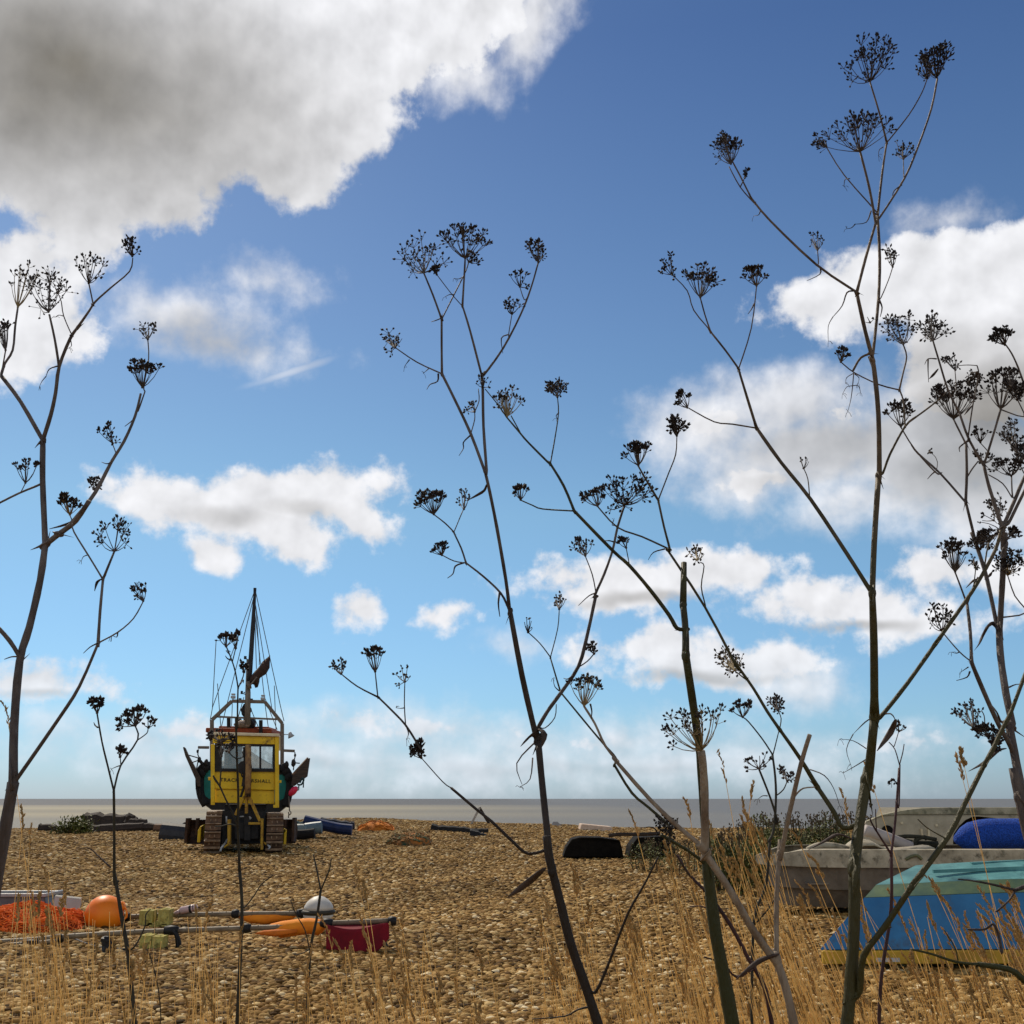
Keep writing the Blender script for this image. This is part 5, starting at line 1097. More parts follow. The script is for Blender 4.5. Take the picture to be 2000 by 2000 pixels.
plant('thin pale stemmed fennel standing in front of the yellow tractor', 'thin', 2.4, [
 ('Z4', 8, 6, [(400, 1500), (415, 1200), (432, 800), (448, 330), (425, 0)]), ('Z2', 5.5, 4, [(823, 1932), (812, 1600), (800, 1350), (808, 1000), (790, 500), (775, 0)]), ('Z1', 4, 3.2, [(795, 1932), (800, 1640), (805, 1440)]),
 ('Z1', 3.2, 2.6, [(805, 1440), (770, 1240), (730, 1105), (690, 1000), (655, 920)]), ('Z1', 2.8, 2.2, [(735, 1105), (775, 945)]), ('Z1', 3, 2.2, [(812, 1430), (865, 1310), (880, 1240)]),
 ('Z2', 4, 3.2, [(800, 1370), (720, 1180), (640, 1020), (575, 870)]), ('Z2', 3.2, 2.6, [(575, 870), (588, 680), (595, 500)]), ('Z2', 2.6, 2, [(570, 870), (510, 790), (490, 740)]), ('Z2', 2.4, 2, [(560, 840), (505, 760), (500, 735)]),
 ('Z2', 2.6, 2, [(790, 530), (730, 490), (690, 445)]), ('Z2', 2.4, 2, [(790, 530), (865, 505), (860, 440)]), ('Z2', 2.4, 1.8, [(595, 500), (570, 400), (600, 300)]), ('Z4', 3, 2, [(470, 350), (560, 240), (630, 130), (740, 45)]),
 ('Z2', 3, 2, [(800, 1380), (700, 1350), (600, 1375), (510, 1380)])],
 [('Z1', 655, 915, 660, 790, 90, 10, MD), ('Z1', 775, 940, 775, 760, 65, 9, MD), ('Z1', 880, 1240, 860, 1140, 60, 8, MD), ('Z2', 595, 495, 600, 330, 50, 10, SK), ('Z2', 690, 440, 715, 360, 45, 8, SPR), ('Z2', 600, 330, 560, 230, 110, 12, SPR), ('Z2', 560, 300, 430, 200, 50, 6, MD), ('Z2', 600, 310, 730, 260, 70, 9, SPR)],
 [('Z1', 4, [(715, 1090), (670, 1070), (645, 1035)]), ('Z1', 3, [(690, 1010), (670, 990), (650, 970)]), ('Z1', 4, [(830, 1390), (870, 1340), (870, 1380)])], seed=7, sz=1.1)
plant('two pronged leafless weed stalk behind the crimson flag', 'thin', 3.0, [
 ('Z4', 6, 5, [(1058, 1500), (1075, 1050), (1100, 700), (1150, 470), (1190, 190)]), ('Z4', 3.4, 2.6, [(1190, 190), (1150, -20), (1120, -150)]), ('Z4', 3.6, 2.6, [(1192, 185), (1270, 0), (1290, -110)]), ('Z4', 2.6, 1.8, [(1085, 740), (1040, 560), (960, 420), (905, 280)]), ('Z4', 2, 1.5, [(1085, 740), (1020, 780), (940, 800)])], [], [], name='weed_stalk', seed=9, group='leafless weed stalks among the grass')
plant('tallest central fennel with a dark lower stem and three crowded top heads', 'centre', 1.4, [
 ('B5', 18, 16, [(515, 1000), (440, 770), (360, 540), (300, 300), (250, 100), (235, -20)]), ('OV', 14.5, 13, [(1040, 1640), (1025, 1500), (1015, 1395)]),
 ('A4', 12.5, 10, [(1400, 1840), (1310, 1450), (1230, 1020)]), ('A4', 9, 7, [(1225, 1000), (1200, 800), (1140, 450), (1090, 200), (1060, 70)]),
 ('A3', 7.2, 6.5, [(1070, 1790), (1050, 1500), (1045, 1250), (1040, 1150)]), ('A3', 6, 4.5, [(1038, 1150), (960, 850), (908, 680)]), ('A3', 5, 4, [(908, 680), (922, 450), (926, 365)]),
 ('A3', 5.5, 3.5, [(1050, 1150), (1180, 970), (1300, 740), (1370, 560), (1418, 392)]), ('A3', 2.8, 2, [(1220, 870), (1242, 735)]), ('A3', 2.8, 2, [(1325, 640), (1295, 555)]),
 ('A3', 2.4, 2, [(905, 680), (830, 595), (735, 470)]), ('A3', 7, 6, [(1060, 1800), (965, 1545), (850, 1300), (770, 1140)]), ('A3', 5.6, 5, [(770, 1140), (768, 950), (768, 770)]), ('A3', 4.6, 3.6, [(768, 770), (710, 610), (648, 460)]),
 ('A3', 3.6, 2.4, [(772, 765), (860, 590), (930, 450), (950, 385)]), ('A3', 4, 2.4, [(768, 1138), (600, 1060), (455, 962)]), ('A3', 3, 2, [(965, 1540), (990, 1450), (990, 1395)]), ('A3', 2.5, 2, [(990, 1395), (1020, 1320), (1015, 1240)]),
 ('A4', 5.5, 4, [(1215, 985), (1165, 890), (1050, 780), (932, 688)]), ('A4', 4.2, 3.4, [(932, 688), (900, 590), (848, 480)]), ('A4', 3.4, 2.8, [(848, 478), (790, 420), (715, 362)]), ('A4', 2.6, 2, [(855, 470), (905, 350), (918, 325)]), ('A4', 3, 2.2, [(925, 688), (850, 675), (770, 635)]),
 ('A4', 8.5, 7, [(1400, 1830), (1480, 1690), (1570, 1565), (1690, 1385), (1750, 1170), (1805, 915)]), ('B4', 6.5, 5, [(450, 1760), (530, 1580), (600, 1380), (640, 1190), (700, 1000)]), ('B4', 3, 2.2, [(455, 1740), (425, 1590), (365, 1430)]),
 ('A4', 3.2, 2.4, [(1690, 1390), (1750, 1350), (1795, 1300)]), ('A4', 2.5, 2, [(1465, 1800), (1530, 1730), (1540, 1640)]),
 ('Z8', 6.5, 5.5, [(2070, 560), (1932, 450), (1760, 285), (1640, 190), (1410, -5)]), ('A4', 4.6, 3.8, [(620, 1932), (528, 1785), (430, 1680), (340, 1592)]), ('A4', 3.8, 2.4, [(340, 1592), (200, 1520), (90, 1435)]), ('A4', 3, 2.4, [(338, 1590), (320, 1422)]), ('A4', 2.8, 2, [(525, 1780), (517, 1640), (520, 1490)]), ('OV', 2.5, 2, [(835, 1475), (795, 1430)]),
 ('B5', 7, 3.5, [(490, 800), (560, 650), (660, 390), (750, 230), (820, 90)]), ('B5', 5, 2, [(480, 870), (400, 890), (330, 925), (160, 940)])],
 [('A3', 926, 360, 940, 170, 165, 22, DN), ('A3', 648, 458, 615, 285, 160, 20, DN), ('A3', 1420, 388, 1425, 260, 105, 18, DN), ('A3', 1242, 735, 1240, 650, 72, 10, MD), ('A3', 1295, 552, 1300, 480, 85, 11, MD), ('A3', 735, 470, 725, 420, 32, 5, DN), ('A3', 950, 385, 985, 340, 90, 9, MD),
  ('A3', 455, 962, 430, 890, 85, 12, MD), ('A3', 990, 1395, 955, 1350, 48, 7, MD), ('A3', 1045, 1230, 1045, 1160, 60, 7, SPR), ('A4', 715, 360, 690, 215, 120, 18, DN), ('A4', 918, 325, 915, 190, 85, 11, SPR), ('A4', 770, 635, 745, 560, 62, 10, MD),
  ('B4', 700, 995, 720, 830, 215, 26, DN), ('B4', 365, 1428, 320, 1300, 110, 12, MD), ('A4', 1795, 1300, 1765, 1245, 42, 8, MD), ('A4', 90, 1435, 75, 1365, 72, 10, MD), ('A4', 320, 1420, 305, 1270, 98, 13, MD), ('A4', 520, 1488, 520, 1410, 80, 11, SPR), ('OV', 795, 1430, 785, 1408, 16, 9, DN)],
 [('A3', 4, [(770, 760), (740, 775), (698, 788)]), ('A3', 4, [(745, 1140), (740, 1190), (690, 1210), (668, 1245)]), ('A3', 4, [(960, 1555), (915, 1600), (915, 1640), (885, 1690)]), ('A3', 3, [(850, 605), (820, 605), (790, 620)]), ('A3', 3, [(905, 490), (880, 500), (850, 495)]), ('A3', 4, [(1215, 875), (1170, 900), (1180, 1000)]), ('A3', 3, [(550, 1045), (520, 1085)]), ('A3', 3, [(685, 1100), (645, 1135)]),
  ('A4', 6, [(1070, 160), (1055, 200), (1000, 235), (935, 270)]), ('A4', 5, [(915, 688), (860, 710), (845, 760), (808, 790)]), ('A4', 5, [(1160, 885), (1150, 960), (1160, 1050)]), ('A4', 4, [(1810, 890), (1760, 910), (1690, 975)]), ('B4', 4, [(610, 1310), (570, 1300), (525, 1300)]), ('A4', 3, [(515, 1665), (490, 1668), (460, 1665)]), ('A4', 4, [(1670, 1430), (1620, 1470), (1590, 1465)]), ('A4', 3, [(530, 1790), (545, 1840), (530, 1875)]),
  ('A4', 7, [(1400, 1820), (1340, 1880), (1300, 1925)]), ('A4', 13, [(1410, 1800), (1460, 1840), (1440, 1932)]), ('B5', 20, [(225, 150), (130, 230), (30, 300)]), ('OV', 4, [(1010, 1400), (975, 1440), (985, 1480)]), ('OV', 3, [(1005, 1430), (1000, 1470), (980, 1485)])], seed=11)
plant('green fennel cut off square at the top, with a long side branch reaching left', 'green', 1.55, [
 ('B5', 27, 21, [(1215, 1000), (1165, 720), (1120, 480), (1085, 200), (1075, 90)]), ('B3', 17, 15, [(800, 1740), (765, 1300), (735, 850), (690, 520), (612, 0)]), ('B4', 15, 13, [(1225, 2060), (1205, 1850)]), ('B4', 13, 12, [(1205, 1850), (1212, 1490)]),
 ('B4', 9, 6.5, [(1150, 2050), (1085, 1940), (920, 1720), (740, 1510), (600, 1385), (270, 1045)]), ('B4', 6, 5, [(270, 1045), (180, 830), (62, 635)]), ('A3', 5, 3.4, [(1500, 1750), (1350, 1600), (1290, 1530), (1205, 1430)]), ('A3', 3, 2.4, [(1295, 1530), (1235, 1420)]), ('A3', 3, 2, [(1150, 1350), (1060, 1240)]),
 ('A3', 3.2, 2.4, [(1500, 1745), (1535, 1550), (1555, 1400), (1548, 1298)]), ('A4', 4, 2.6, [(1655, 338), (1450, 325), (1380, 300), (1300, 265)]), ('B4', 2.6, 2, [(742, 1500), (715, 1360)]),
 ('B3', 8, 6, [(790, 1800), (640, 1680), (400, 1540)]), ('B3', 6, 5, [(480, 1480), (300, 1310), (150, 1180), (0, 940)]), ('A4', 4.5, 3.4, [(1940, 2000), (1870, 1920), (1780, 1815), (1570, 1560)]), ('A4', 3.4, 2.8, [(1570, 1560), (1500, 1325)]), ('A4', 2.8, 2.2, [(1500, 1322), (1430, 1230), (1350, 1155)]), ('A4', 2.6, 2, [(1502, 1320), (1550, 1130), (1560, 1000)])],
 [('A3', 1208, 1425, 1220, 1260, 110, 20, MD, 1), ('A3', 1548, 1295, 1530, 1195, 68, 15, DN), ('A4', 1300, 262, 1290, 180, 60, 12, DN), ('B4', 715, 1360, 680, 1280, 45, 7, MD), ('A4', 1350, 1155, 1360, 1065, 50, 10, SK), ('A4', 1560, 998, 1560, 910, 50, 11, SPR), ('B3', 470, 1520, 450, 1450, 110, 12, DN)],
 [('A3', 3, [(1558, 1400), (1540, 1420), (1545, 1440)]), ('A4', 3, [(1560, 1550), (1530, 1520), (1518, 1465)]), ('B3', 4, [(380, 1540), (330, 1475), (220, 1480)]), ('B3', 6, [(520, 1700), (600, 1820), (700, 1960)])], seed=13)
plant('pale tan fennel forking above a curled brown leaf, one big head on a thick stalk', 'tan', 1.3, [
 ('B5', 16, 15, [(1540, 1000), (1490, 780), (1440, 630)]), ('B5', 15, 13, [(1430, 630), (1320, 480), (1240, 340), (1160, 210), (1070, 80), (1030, 20)]), ('B3', 13, 12, [(800, 1680), (745, 1620)]), ('B3', 10, 7, [(760, 1640), (560, 1480), (300, 1230), (0, 890)]),
 ('A4', 6, 4.5, [(1960, 2030), (1870, 1920), (1800, 1770), (1728, 1655)]), ('B3', 16, 15, [(775, 1640), (775, 1300), (765, 1000), (745, 820)]),
 ('B5', 10, 9, [(1440, 620), (1440, 300), (1460, 0)]), ('B3', 9.5, 9, [(1420, 1750), (1490, 1400), (1600, 930), (1675, 680)]), ('B3', 4.5, 2.5, [(1560, 1190), (1620, 1140), (1720, 1130)])],
 [('A4', 1728, 1650, 1760, 1460, 145, 16, MD, 1), ('B3', 745, 815, 640, 480, 310, 24, (.85, (6, 9), .8), 1)],
 [('B5', 22, [(1450, 600), (1360, 630), (1290, 680), (1225, 735)]), ('A4', 4, [(1770, 1640), (1780, 1690), (1775, 1740)])], seed=17)
plant('thickest fennel, green below and brown above, tallest of all on the right', 'main', 1.4, [
 ('B8', 23, 22, [(585, 2000), (615, 1750), (650, 1200), (650, 750)]), ('B8', 21, 20, [(650, 760), (690, 420), (760, 0)]), ('A8', 20, 17, [(165, 1720), (205, 1330)]), ('A8', 17, 13, [(205, 1330), (202, 900), (192, 600)]),
 ('A6', 13, 11, [(1252, 1270), (1262, 1000), (1285, 640)]), ('A6', 11, 9.5, [(1290, 620), (1285, 300), (1262, 60), (1250, 0)]), ('A5', 9, 8, [(1255, 1800), (1215, 1650), (1168, 1440)]), ('A5', 7, 6, [(1168, 1440), (1220, 1240), (1272, 1060)]), ('A5', 6, 5, [(1270, 1060), (1235, 870), (1188, 685)]),
 ('A5', 7, 6, [(1255, 1770), (1285, 1480), (1292, 1250), (1280, 1030)]), ('A5', 5.5, 4.5, [(1280, 1030), (1305, 800), (1330, 630)]), ('A5', 4.5, 3.5, [(1330, 630), (1290, 470), (1240, 305)]), ('A5', 5.5, 4, [(1288, 1040), (1425, 825), (1500, 650), (1570, 450), (1603, 285)]),
 ('A5', 3.4, 2.6, [(1335, 625), (1450, 480), (1520, 360), (1548, 285)]), ('A5', 3.6, 2.4, [(1275, 1005), (1100, 805), (1005, 655)]), ('A5', 2.6, 2, [(1422, 805), (1420, 720)]), ('A5', 6, 4.5, [(1165, 1435), (950, 1288), (700, 1050), (600, 930)]), ('A5', 4, 3.2, [(600, 930), (545, 820), (500, 735)]), ('A5', 3.4, 2.4, [(610, 950), (540, 870), (480, 760)]), ('A5', 2.8, 2, [(540, 870), (565, 820)]),
 ('A5', 2.8, 2.2, [(962, 1285), (957, 1210)]), ('A5', 2.6, 2, [(1300, 1465), (1340, 1370), (1362, 1302)]),
 ('A6', 9, 7, [(1250, 1265), (1120, 1060), (920, 760), (760, 560), (628, 375)]), ('A6', 6.5, 5, [(628, 375), (580, 220), (530, 55)]), ('A5', 5, 3.8, [(532, 1850), (460, 1750), (380, 1650)]), ('A5', 3.6, 3, [(380, 1650), (350, 1560), (325, 1468)]), ('A5', 3.2, 2.2, [(380, 1645), (290, 1535), (255, 1430), (175, 1345)]), ('A5', 3.4, 2.4, [(535, 1840), (600, 1630), (628, 1405)]),
 ('A6', 4, 2.6, [(622, 375), (500, 355), (400, 342), (262, 268)]), ('A6', 3.2, 2, [(915, 750), (905, 650), (882, 592)]),
 ('A7', 5.5, 5, [(370, 1600), (430, 1440), (560, 1200), (650, 1120)]), ('A7', 4, 3, [(650, 1120), (760, 1040), (860, 960), (910, 905)]), ('A7', 4, 3.5, [(560, 1190), (545, 980), (512, 885)]), ('A7', 4, 3, [(512, 885), (545, 740), (575, 600), (545, 495)]), ('A7', 3.4, 2.4, [(512, 885), (340, 840), (130, 740), (15, 650)]), ('A7', 6, 5, [(275, 570), (180, 610), (115, 720)]),
 ('A8', 9, 8, [(235, 1335), (400, 1130), (560, 905)]), ('A8', 8, 6.5, [(560, 905), (740, 650), (830, 510), (920, 340), (950, 230)]), ('A8', 4, 3, [(850, 480), (880, 300), (945, 225)]), ('A8', 2.6, 2, [(790, 560), (800, 470), (795, 420)]),
 ('B8', 13, 11, [(690, 1680), (720, 1420), (880, 1200), (1080, 900)]), ('B8', 11, 9, [(1080, 900), (1350, 530), (1480, 280), (1630, -20)]), ('B2', 9, 7, [(740, 1932), (830, 1740), (900, 1600), (1030, 1250)]), ('B8', 3, 2, [(1320, 520), (1200, 450), (1130, 385)]), ('B8', 6, 3, [(850, 1250), (890, 1210), (930, 1200)]),
 ('B3', 10, 9, [(1960, 1480), (1880, 1340), (1740, 1130)]), ('B3', 9, 6.5, [(1740, 1130), (1590, 880), (1420, 640)]), ('B3', 7, 6, [(1420, 640), (1310, 480), (1190, 280), (1040, 70)]), ('A6', 6, 5, [(520, 1660), (350, 1340), (150, 1035)]), ('B4', 5.5, 4.8, [(1090, 1375), (1040, 1180), (990, 950)]), ('B4', 4.6, 3.4, [(990, 950), (900, 800), (820, 660)]), ('B4', 3.4, 2.4, [(995, 940), (1080, 720), (1140, 560), (1150, 400)]),
 ('B4', 4.6, 3.2, [(1080, 1370), (850, 1265), (640, 1185), (470, 1005)]), ('A6', 3.2, 2.2, [(352, 1330), (330, 1230), (345, 1120), (325, 1100)]), ('B3', 3.5, 2.5, [(1120, 200), (1030, 130)]), ('B3', 2.5, 2, [(1420, 620), (1430, 540), (1405, 475)])],
 [('A5', 1186, 680, 1150, 520, 215, 26, DN), ('A5', 1240, 300, 1225, 130, 165, 24, DN), ('A5', 1600, 280, 1585, 130, 110, 26, DN), ('A5', 1548, 285, 1530, 200, 70, 12, MD), ('A5', 1005, 652, 950, 610, 62, 12, MD), ('A5', 1420, 718, 1425, 650, 70, 10, MD), ('A5', 490, 745, 460, 600, 82, 24, DN), ('A5', 565, 820, 572, 790, 28, 5, MD),
  ('A5', 957, 1208, 945, 1135, 50, 12, SPR), ('A5', 1362, 1300, 1355, 1215, 48, 10, MD), ('A5', 325, 1465, 335, 1310, 115, 16, DN), ('A5', 172, 1342, 150, 1275, 75, 11, MD), ('A5', 628, 1402, 612, 1310, 72, 14, DN), ('A5', 1240, 1600, 1225, 1580, 40, 4, SK),
  ('A6', 255, 265, 205, 200, 58, 13, DN), ('A6', 882, 592, 880, 540, 50, 8, SK), ('A7', 545, 492, 510, 280, 185, 20, DN), ('A7', 10, 645, 25, 540, 68, 12, MD), ('A7', 870, 950, 830, 910, 90, 7, DN),
  ('A8', 795, 430, 790, 400, 30, 5, SPR), ('A8', 945, 225, 850, 270, 110, 12, MD), ('B4', 820, 655, 790, 450, 130, 18, DN), ('B4', 1150, 400, 1125, 270, 85, 15, DN), ('B4', 470, 1002, 430, 880, 135, 16, DN), ('A6', 310, 1085, 305, 1030, 62, 10, MD, 1), ('B3', 1030, 125, 1010, 30, 150, 18, DN, 1), ('B3', 1400, 470, 1390, 390, 85, 9, DN)],
 [('A5', 4, [(1245, 1000), (1220, 1060), (1160, 1070)]), ('A5', 3, [(1160, 1070), (1140, 1090), (1115, 1095)]), ('A5', 5, [(1150, 1430), (1115, 1440), (1090, 1510), (1040, 1570)]), ('A5', 2.5, [(1040, 1570), (1015, 1620), (1015, 1700)]), ('A5', 4, [(970, 1300), (970, 1340), (900, 1375)]), ('A5', 3, [(648, 1000), (640, 1020), (615, 1025)]), ('A5', 4, [(1410, 860), (1370, 890), (1360, 925)]), ('A5', 3, [(1130, 825), (1105, 830), (1100, 868)]), ('A5', 3, [(1310, 655), (1290, 670), (1285, 700)]), ('A5', 5, [(1290, 1480), (1305, 1520), (1295, 1570)]), ('A5', 4, [(615, 1500), (600, 1530), (582, 1555)]),
  ('A7', 3, [(120, 740), (110, 860), (95, 970), (70, 1070)]), ('A7', 2.5, [(115, 745), (60, 780), (50, 830)]), ('A7', 2.5, [(130, 750), (165, 780), (160, 820)]), ('A7', 2.5, [(110, 850), (60, 860), (25, 920)]), ('A7', 2.5, [(110, 850), (160, 850), (180, 910)]), ('B4', 4, [(1050, 1370), (950, 1400), (905, 1465)]), ('B4', 3, [(630, 1170), (595, 1165), (610, 1130)]),
  ('A8', 5, [(230, 1320), (300, 1310), (330, 1350)]), ('A8', 12, [(330, 1345), (300, 1420), (220, 1530)]), ('A8', 6, [(200, 1330), (150, 1360), (80, 1430)]), ('A8', 2.5, [(80, 1430), (40, 1520), (65, 1610)]), ('A8', 3, [(155, 1580), (90, 1620), (20, 1660)]), ('A8', 2.5, [(155, 1515), (80, 1470), (0, 1460)]), ('B8', 11, [(640, 540), (530, 500), (430, 550), (300, 620)]), ('B3', 3, [(1680, 980), (1800, 1030), (1880, 1140), (1932, 1290)])], seed=19)
plant('crowded many headed fennel with grey stems at the right edge', 'dry', 1.5, [
 ('B8', 22, 20, [(2150, 1500), (2010, 700), (1932, 380), (1855, 0)]), ('A8', 18, 16, [(1085, 1850), (1060, 1700), (1030, 1540), (1000, 1380)]), ('B2', 14.5, 13, [(905, 1720), (850, 1450), (800, 1100), (790, 860)]), ('B2', 11.5, 11, [(795, 860), (815, 500), (832, 200), (840, 0)]),
 ('B1', 11, 9, [(825, 1960), (820, 1780)]), ('B1', 8, 6, [(805, 1760), (740, 1560), (690, 1400), (650, 1230)]), ('B1', 6, 4.5, [(645, 1220), (520, 1010), (430, 760)]), ('B1', 4.5, 3.6, [(430, 760), (330, 560), (240, 270), (195, 120)]), ('B1', 5.5, 4.5, [(655, 1220), (740, 950), (802, 735)]), ('B1', 8, 7, [(835, 1760), (920, 1570), (990, 1400), (1050, 1280)]), ('B1', 7, 6, [(870, 1760), (950, 1600), (1050, 1400)]),
 ('B1', 4, 3, [(910, 1520), (900, 1335)]), ('B1', 3, 2.4, [(900, 1520), (820, 1400), (690, 1320)]), ('B2', 9, 7, [(775, 860), (680, 420), (600, 160), (540, 0)]), ('B1', 7, 6, [(585, 1960), (490, 1570)]), ('B1', 6, 5.5, [(488, 1560), (498, 1300), (492, 1045)]), ('B1', 4.5, 3.6, [(488, 1040), (380, 825)]), ('B1', 3.6, 2.6, [(508, 1000), (560, 650), (605, 430), (590, 340)]), ('B1', 2, 1.6, [(590, 340), (500, 335), (415, 345), (395, 380)]),
 ('B1', 2.6, 2, [(400, 560), (390, 370)]), ('B1', 5, 3.6, [(480, 1560), (260, 1310), (60, 1130), (0, 1050)]), ('A7', 3.6, 3, [(820, 1590), (640, 1390), (525, 1205)]), ('B1', 2.4, 2, [(690, 1115), (620, 1035)]), ('B1', 4, 3, [(500, 1340), (545, 1270), (600, 1200)]), ('B1', 2, 1.5, [(230, 1260), (235, 1210)]), ('B1', 1.6, 1.2, [(235, 1210), (215, 1160), (170, 1120)]),
 ('B1', 4.5, 3.2, [(1030, 560), (960, 360), (900, 230), (845, 150)]), ('B1', 3, 2.2, [(1010, 800), (960, 660), (900, 520)]), ('B1', 3, 2.2, [(1015, 1310), (960, 1200), (940, 1120)]), ('B2', 3.4, 2.4, [(1030, 720), (930, 570), (865, 385)]),
 ('B2', 10, 8, [(920, 1990), (870, 1880), (790, 1740), (680, 1500), (565, 1230), (540, 1160)]), ('B2', 7, 6, [(540, 1160), (530, 900), (500, 640)]), ('B2', 4.2, 3.2, [(495, 630), (440, 480), (392, 355)]), ('B2', 4.5, 3.4, [(505, 630), (560, 480), (600, 400)]), ('B2', 3.2, 2.2, [(525, 1150), (430, 1070), (300, 920), (275, 885)]), ('B2', 2.6, 2, [(800, 1880), (700, 1820), (550, 1745)]), ('B2', 2.4, 2, [(660, 1750), (655, 1650), (630, 1600)]), ('B1', 4, 3, [(770, 1850), (700, 1930)])],
 [('B1', 193, 115, 180, -50, 150, 18, DN), ('B1', 802, 730, 850, 430, 200, 24, DN), ('B1', 380, 820, 370, 520, 215, 26, DN), ('B1', 395, 380, 360, 290, 100, 9, MD), ('B1', 590, 400, 560, 480, 85, 12, DN), ('B1', 840, 155, 770, 20, 95, 20, DN), ('A7', 525, 1200, 520, 1000, 120, 14, DN), ('B1', 620, 1030, 600, 900, 85, 10, SPR), ('B1', 897, 1330, 880, 1180, 170, 20, DN), ('B1', 640, 1220, 650, 1160, 110, 10, MD), ('B1', 940, 1110, 900, 890, 125, 18, DN), ('B1', 900, 525, 890, 380, 80, 12, MD), ('B1', 950, 650, 980, 540, 85, 12, DN), ('B1', 1000, 1180, 985, 1080, 85, 14, DN),
  ('B1', 780, 1720, 760, 1560, 110, 14, MD), ('B1', 740, 1730, 660, 1690, 120, 5, MD), ('B1', 860, 1900, 920, 1820, 60, 10, DN), ('B1', 700, 1920, 630, 1860, 85, 12, DN), ('B1', 170, 1122, 168, 1112, 8, 2, DN), ('B2', 865, 380, 870, 220, 150, 18, DN, 1), ('B2', 393, 352, 380, 90, 135, 26, MD), ('B2', 275, 882, 240, 700, 150, 14, MD), ('B2', 550, 1745, 500, 1580, 150, 15, MD), ('B2', 700, 1830, 690, 1770, 150, 18, DN), ('B2', 620, 150, 600, 60, 110, 14, MD), ('B2', 590, 330, 570, 260, 35, 5, SK), ('B2', 800, 1890, 740, 1870, 60, 9, DN)],
 [('B2', 13, [(780, 870), (735, 820), (690, 840), (640, 930), (610, 1000), (565, 1060)]), ('B1', 5, [(500, 1020), (460, 1050), (430, 1080), (435, 1115)]), ('B1', 4, [(225, 280), (150, 280), (120, 330)]), ('B1', 4, [(150, 285), (150, 380), (155, 490)]), ('B1', 6, [(240, 370), (200, 420), (160, 460)]), ('B1', 4, [(215, 1290), (180, 1320), (145, 1360)]), ('B1', 8, [(545, 700), (510, 740), (475, 785)]), ('B2', 4, [(525, 1250), (500, 1300), (405, 1330)]), ('B2', 3, [(510, 1210), (480, 1230), (450, 1250)]), ('B2', 3, [(430, 1075), (400, 1085), (365, 1075)]), ('B2', 7, [(600, 420), (560, 430), (490, 500)]), ('B2', 7, [(660, 420), (700, 390), (730, 350)]), ('B2', 4, [(880, 1390), (940, 1365), (1010, 1365)]), ('A8', 10, [(980, 1515), (930, 1530), (850, 1600), (760, 1650)]), ('B2', 5, [(800, 1700), (770, 1620), (720, 1550)])], seed=23)
plant('spindly weed with four skeletal heads above the wide dark bush', 'thin', 1.9, [
 ('B5', 6, 5, [(1310, 1000), (1320, 440), (1385, 240), (1405, 0)]), ('B3', 5, 4, [(1365, 1500), (1385, 1250), (1380, 1050), (1355, 850)]), ('B3', 3.4, 2.4, [(1355, 850), (1270, 720), (1150, 570), (1100, 530)]), ('B3', 3, 2, [(1360, 850), (1410, 650)]), ('B3', 3, 2.2, [(1390, 1200), (1450, 1150), (1482, 1078)]), ('B3', 5, 4, [(1400, 1430), (1340, 1230), (1240, 975)]), ('B5', 4, 2, [(1330, 440), (1400, 360), (1430, 310)])],
 [('B3', 1100, 528, 1080, 410, 110, 15, MD), ('B3', 1482, 1075, 1475, 980, 85, 10, MD), ('B3', 1240, 970, 1210, 880, 160, 11, SPR)], [('B3', 3, [(1310, 1205), (1270, 1205), (1235, 1230)])], seed=29)
plant('purple brown branching weed with thread heads in front of the cream boat', 'purple', 1.7, [
 ('B8', 7, 6, [(835, 2000), (850, 1640), (880, 1400), (930, 1050), (930, 650)]), ('B8', 5.5, 4.5, [(930, 640), (960, 400), (990, 0)]), ('A8', 4, 3, [(350, 1850), (355, 1610)]), ('A8', 2.6, 2, [(352, 1610), (325, 1520), (290, 1478)]), ('A8', 2.4, 2, [(356, 1600), (372, 1540), (380, 1490)]), ('A8', 2, 1.6, [(322, 1500), (348, 1415)]), ('B8', 4.5, 2.5, [(930, 650), (860, 540), (790, 430), (770, 380)]), ('B8', 3, 2, [(818, 470), (815, 400), (812, 310)])],
 [('A8', 350, 1412, 358, 1385, 58, 7, SK), ('B8', 950, 90, 930, 110, 35, 5, SK), ('B8', 775, 290, 770, 260, 20, 4, SK)], [('B8', 3, [(985, 125), (960, 100), (935, 95)])], seed=31)
plant('brown stalk leaning left across the open shingle between the green and tan stems', 'purple', 1.6, [
 ('B5', 9, 7.5, [(1420, 1000), (1380, 780), (1290, 620), (1200, 450), (1080, 280)]), ('B5', 6, 4.5, [(1080, 280), (980, 180), (920, 80)]), ('B5', 4, 2, [(1100, 370), (1050, 350), (985, 350)]), ('B5', 5, 3, [(1230, 720), (1160, 650), (1060, 615)])], [], [], name='weed_stalk', seed=37, group='leafless weed stalks among the grass')
plant('yellow green bent stalk with bare twigs in front of the blue dinghy', 'green', 1.5, [
 ('Z5', 14, 9, [(2060, 1860), (1932, 1760), (1800, 1660), (1500, 1610)]), ('Z5', 6, 4, [(1500, 1610), (1300, 1590), (1050, 1510), (870, 1470)]), ('Z5', 3, 2, [(1310, 1590), (1280, 1450), (1180, 1290)])], [], [], name='weed_stalk', seed=41, group='leafless weed stalks among the grass')
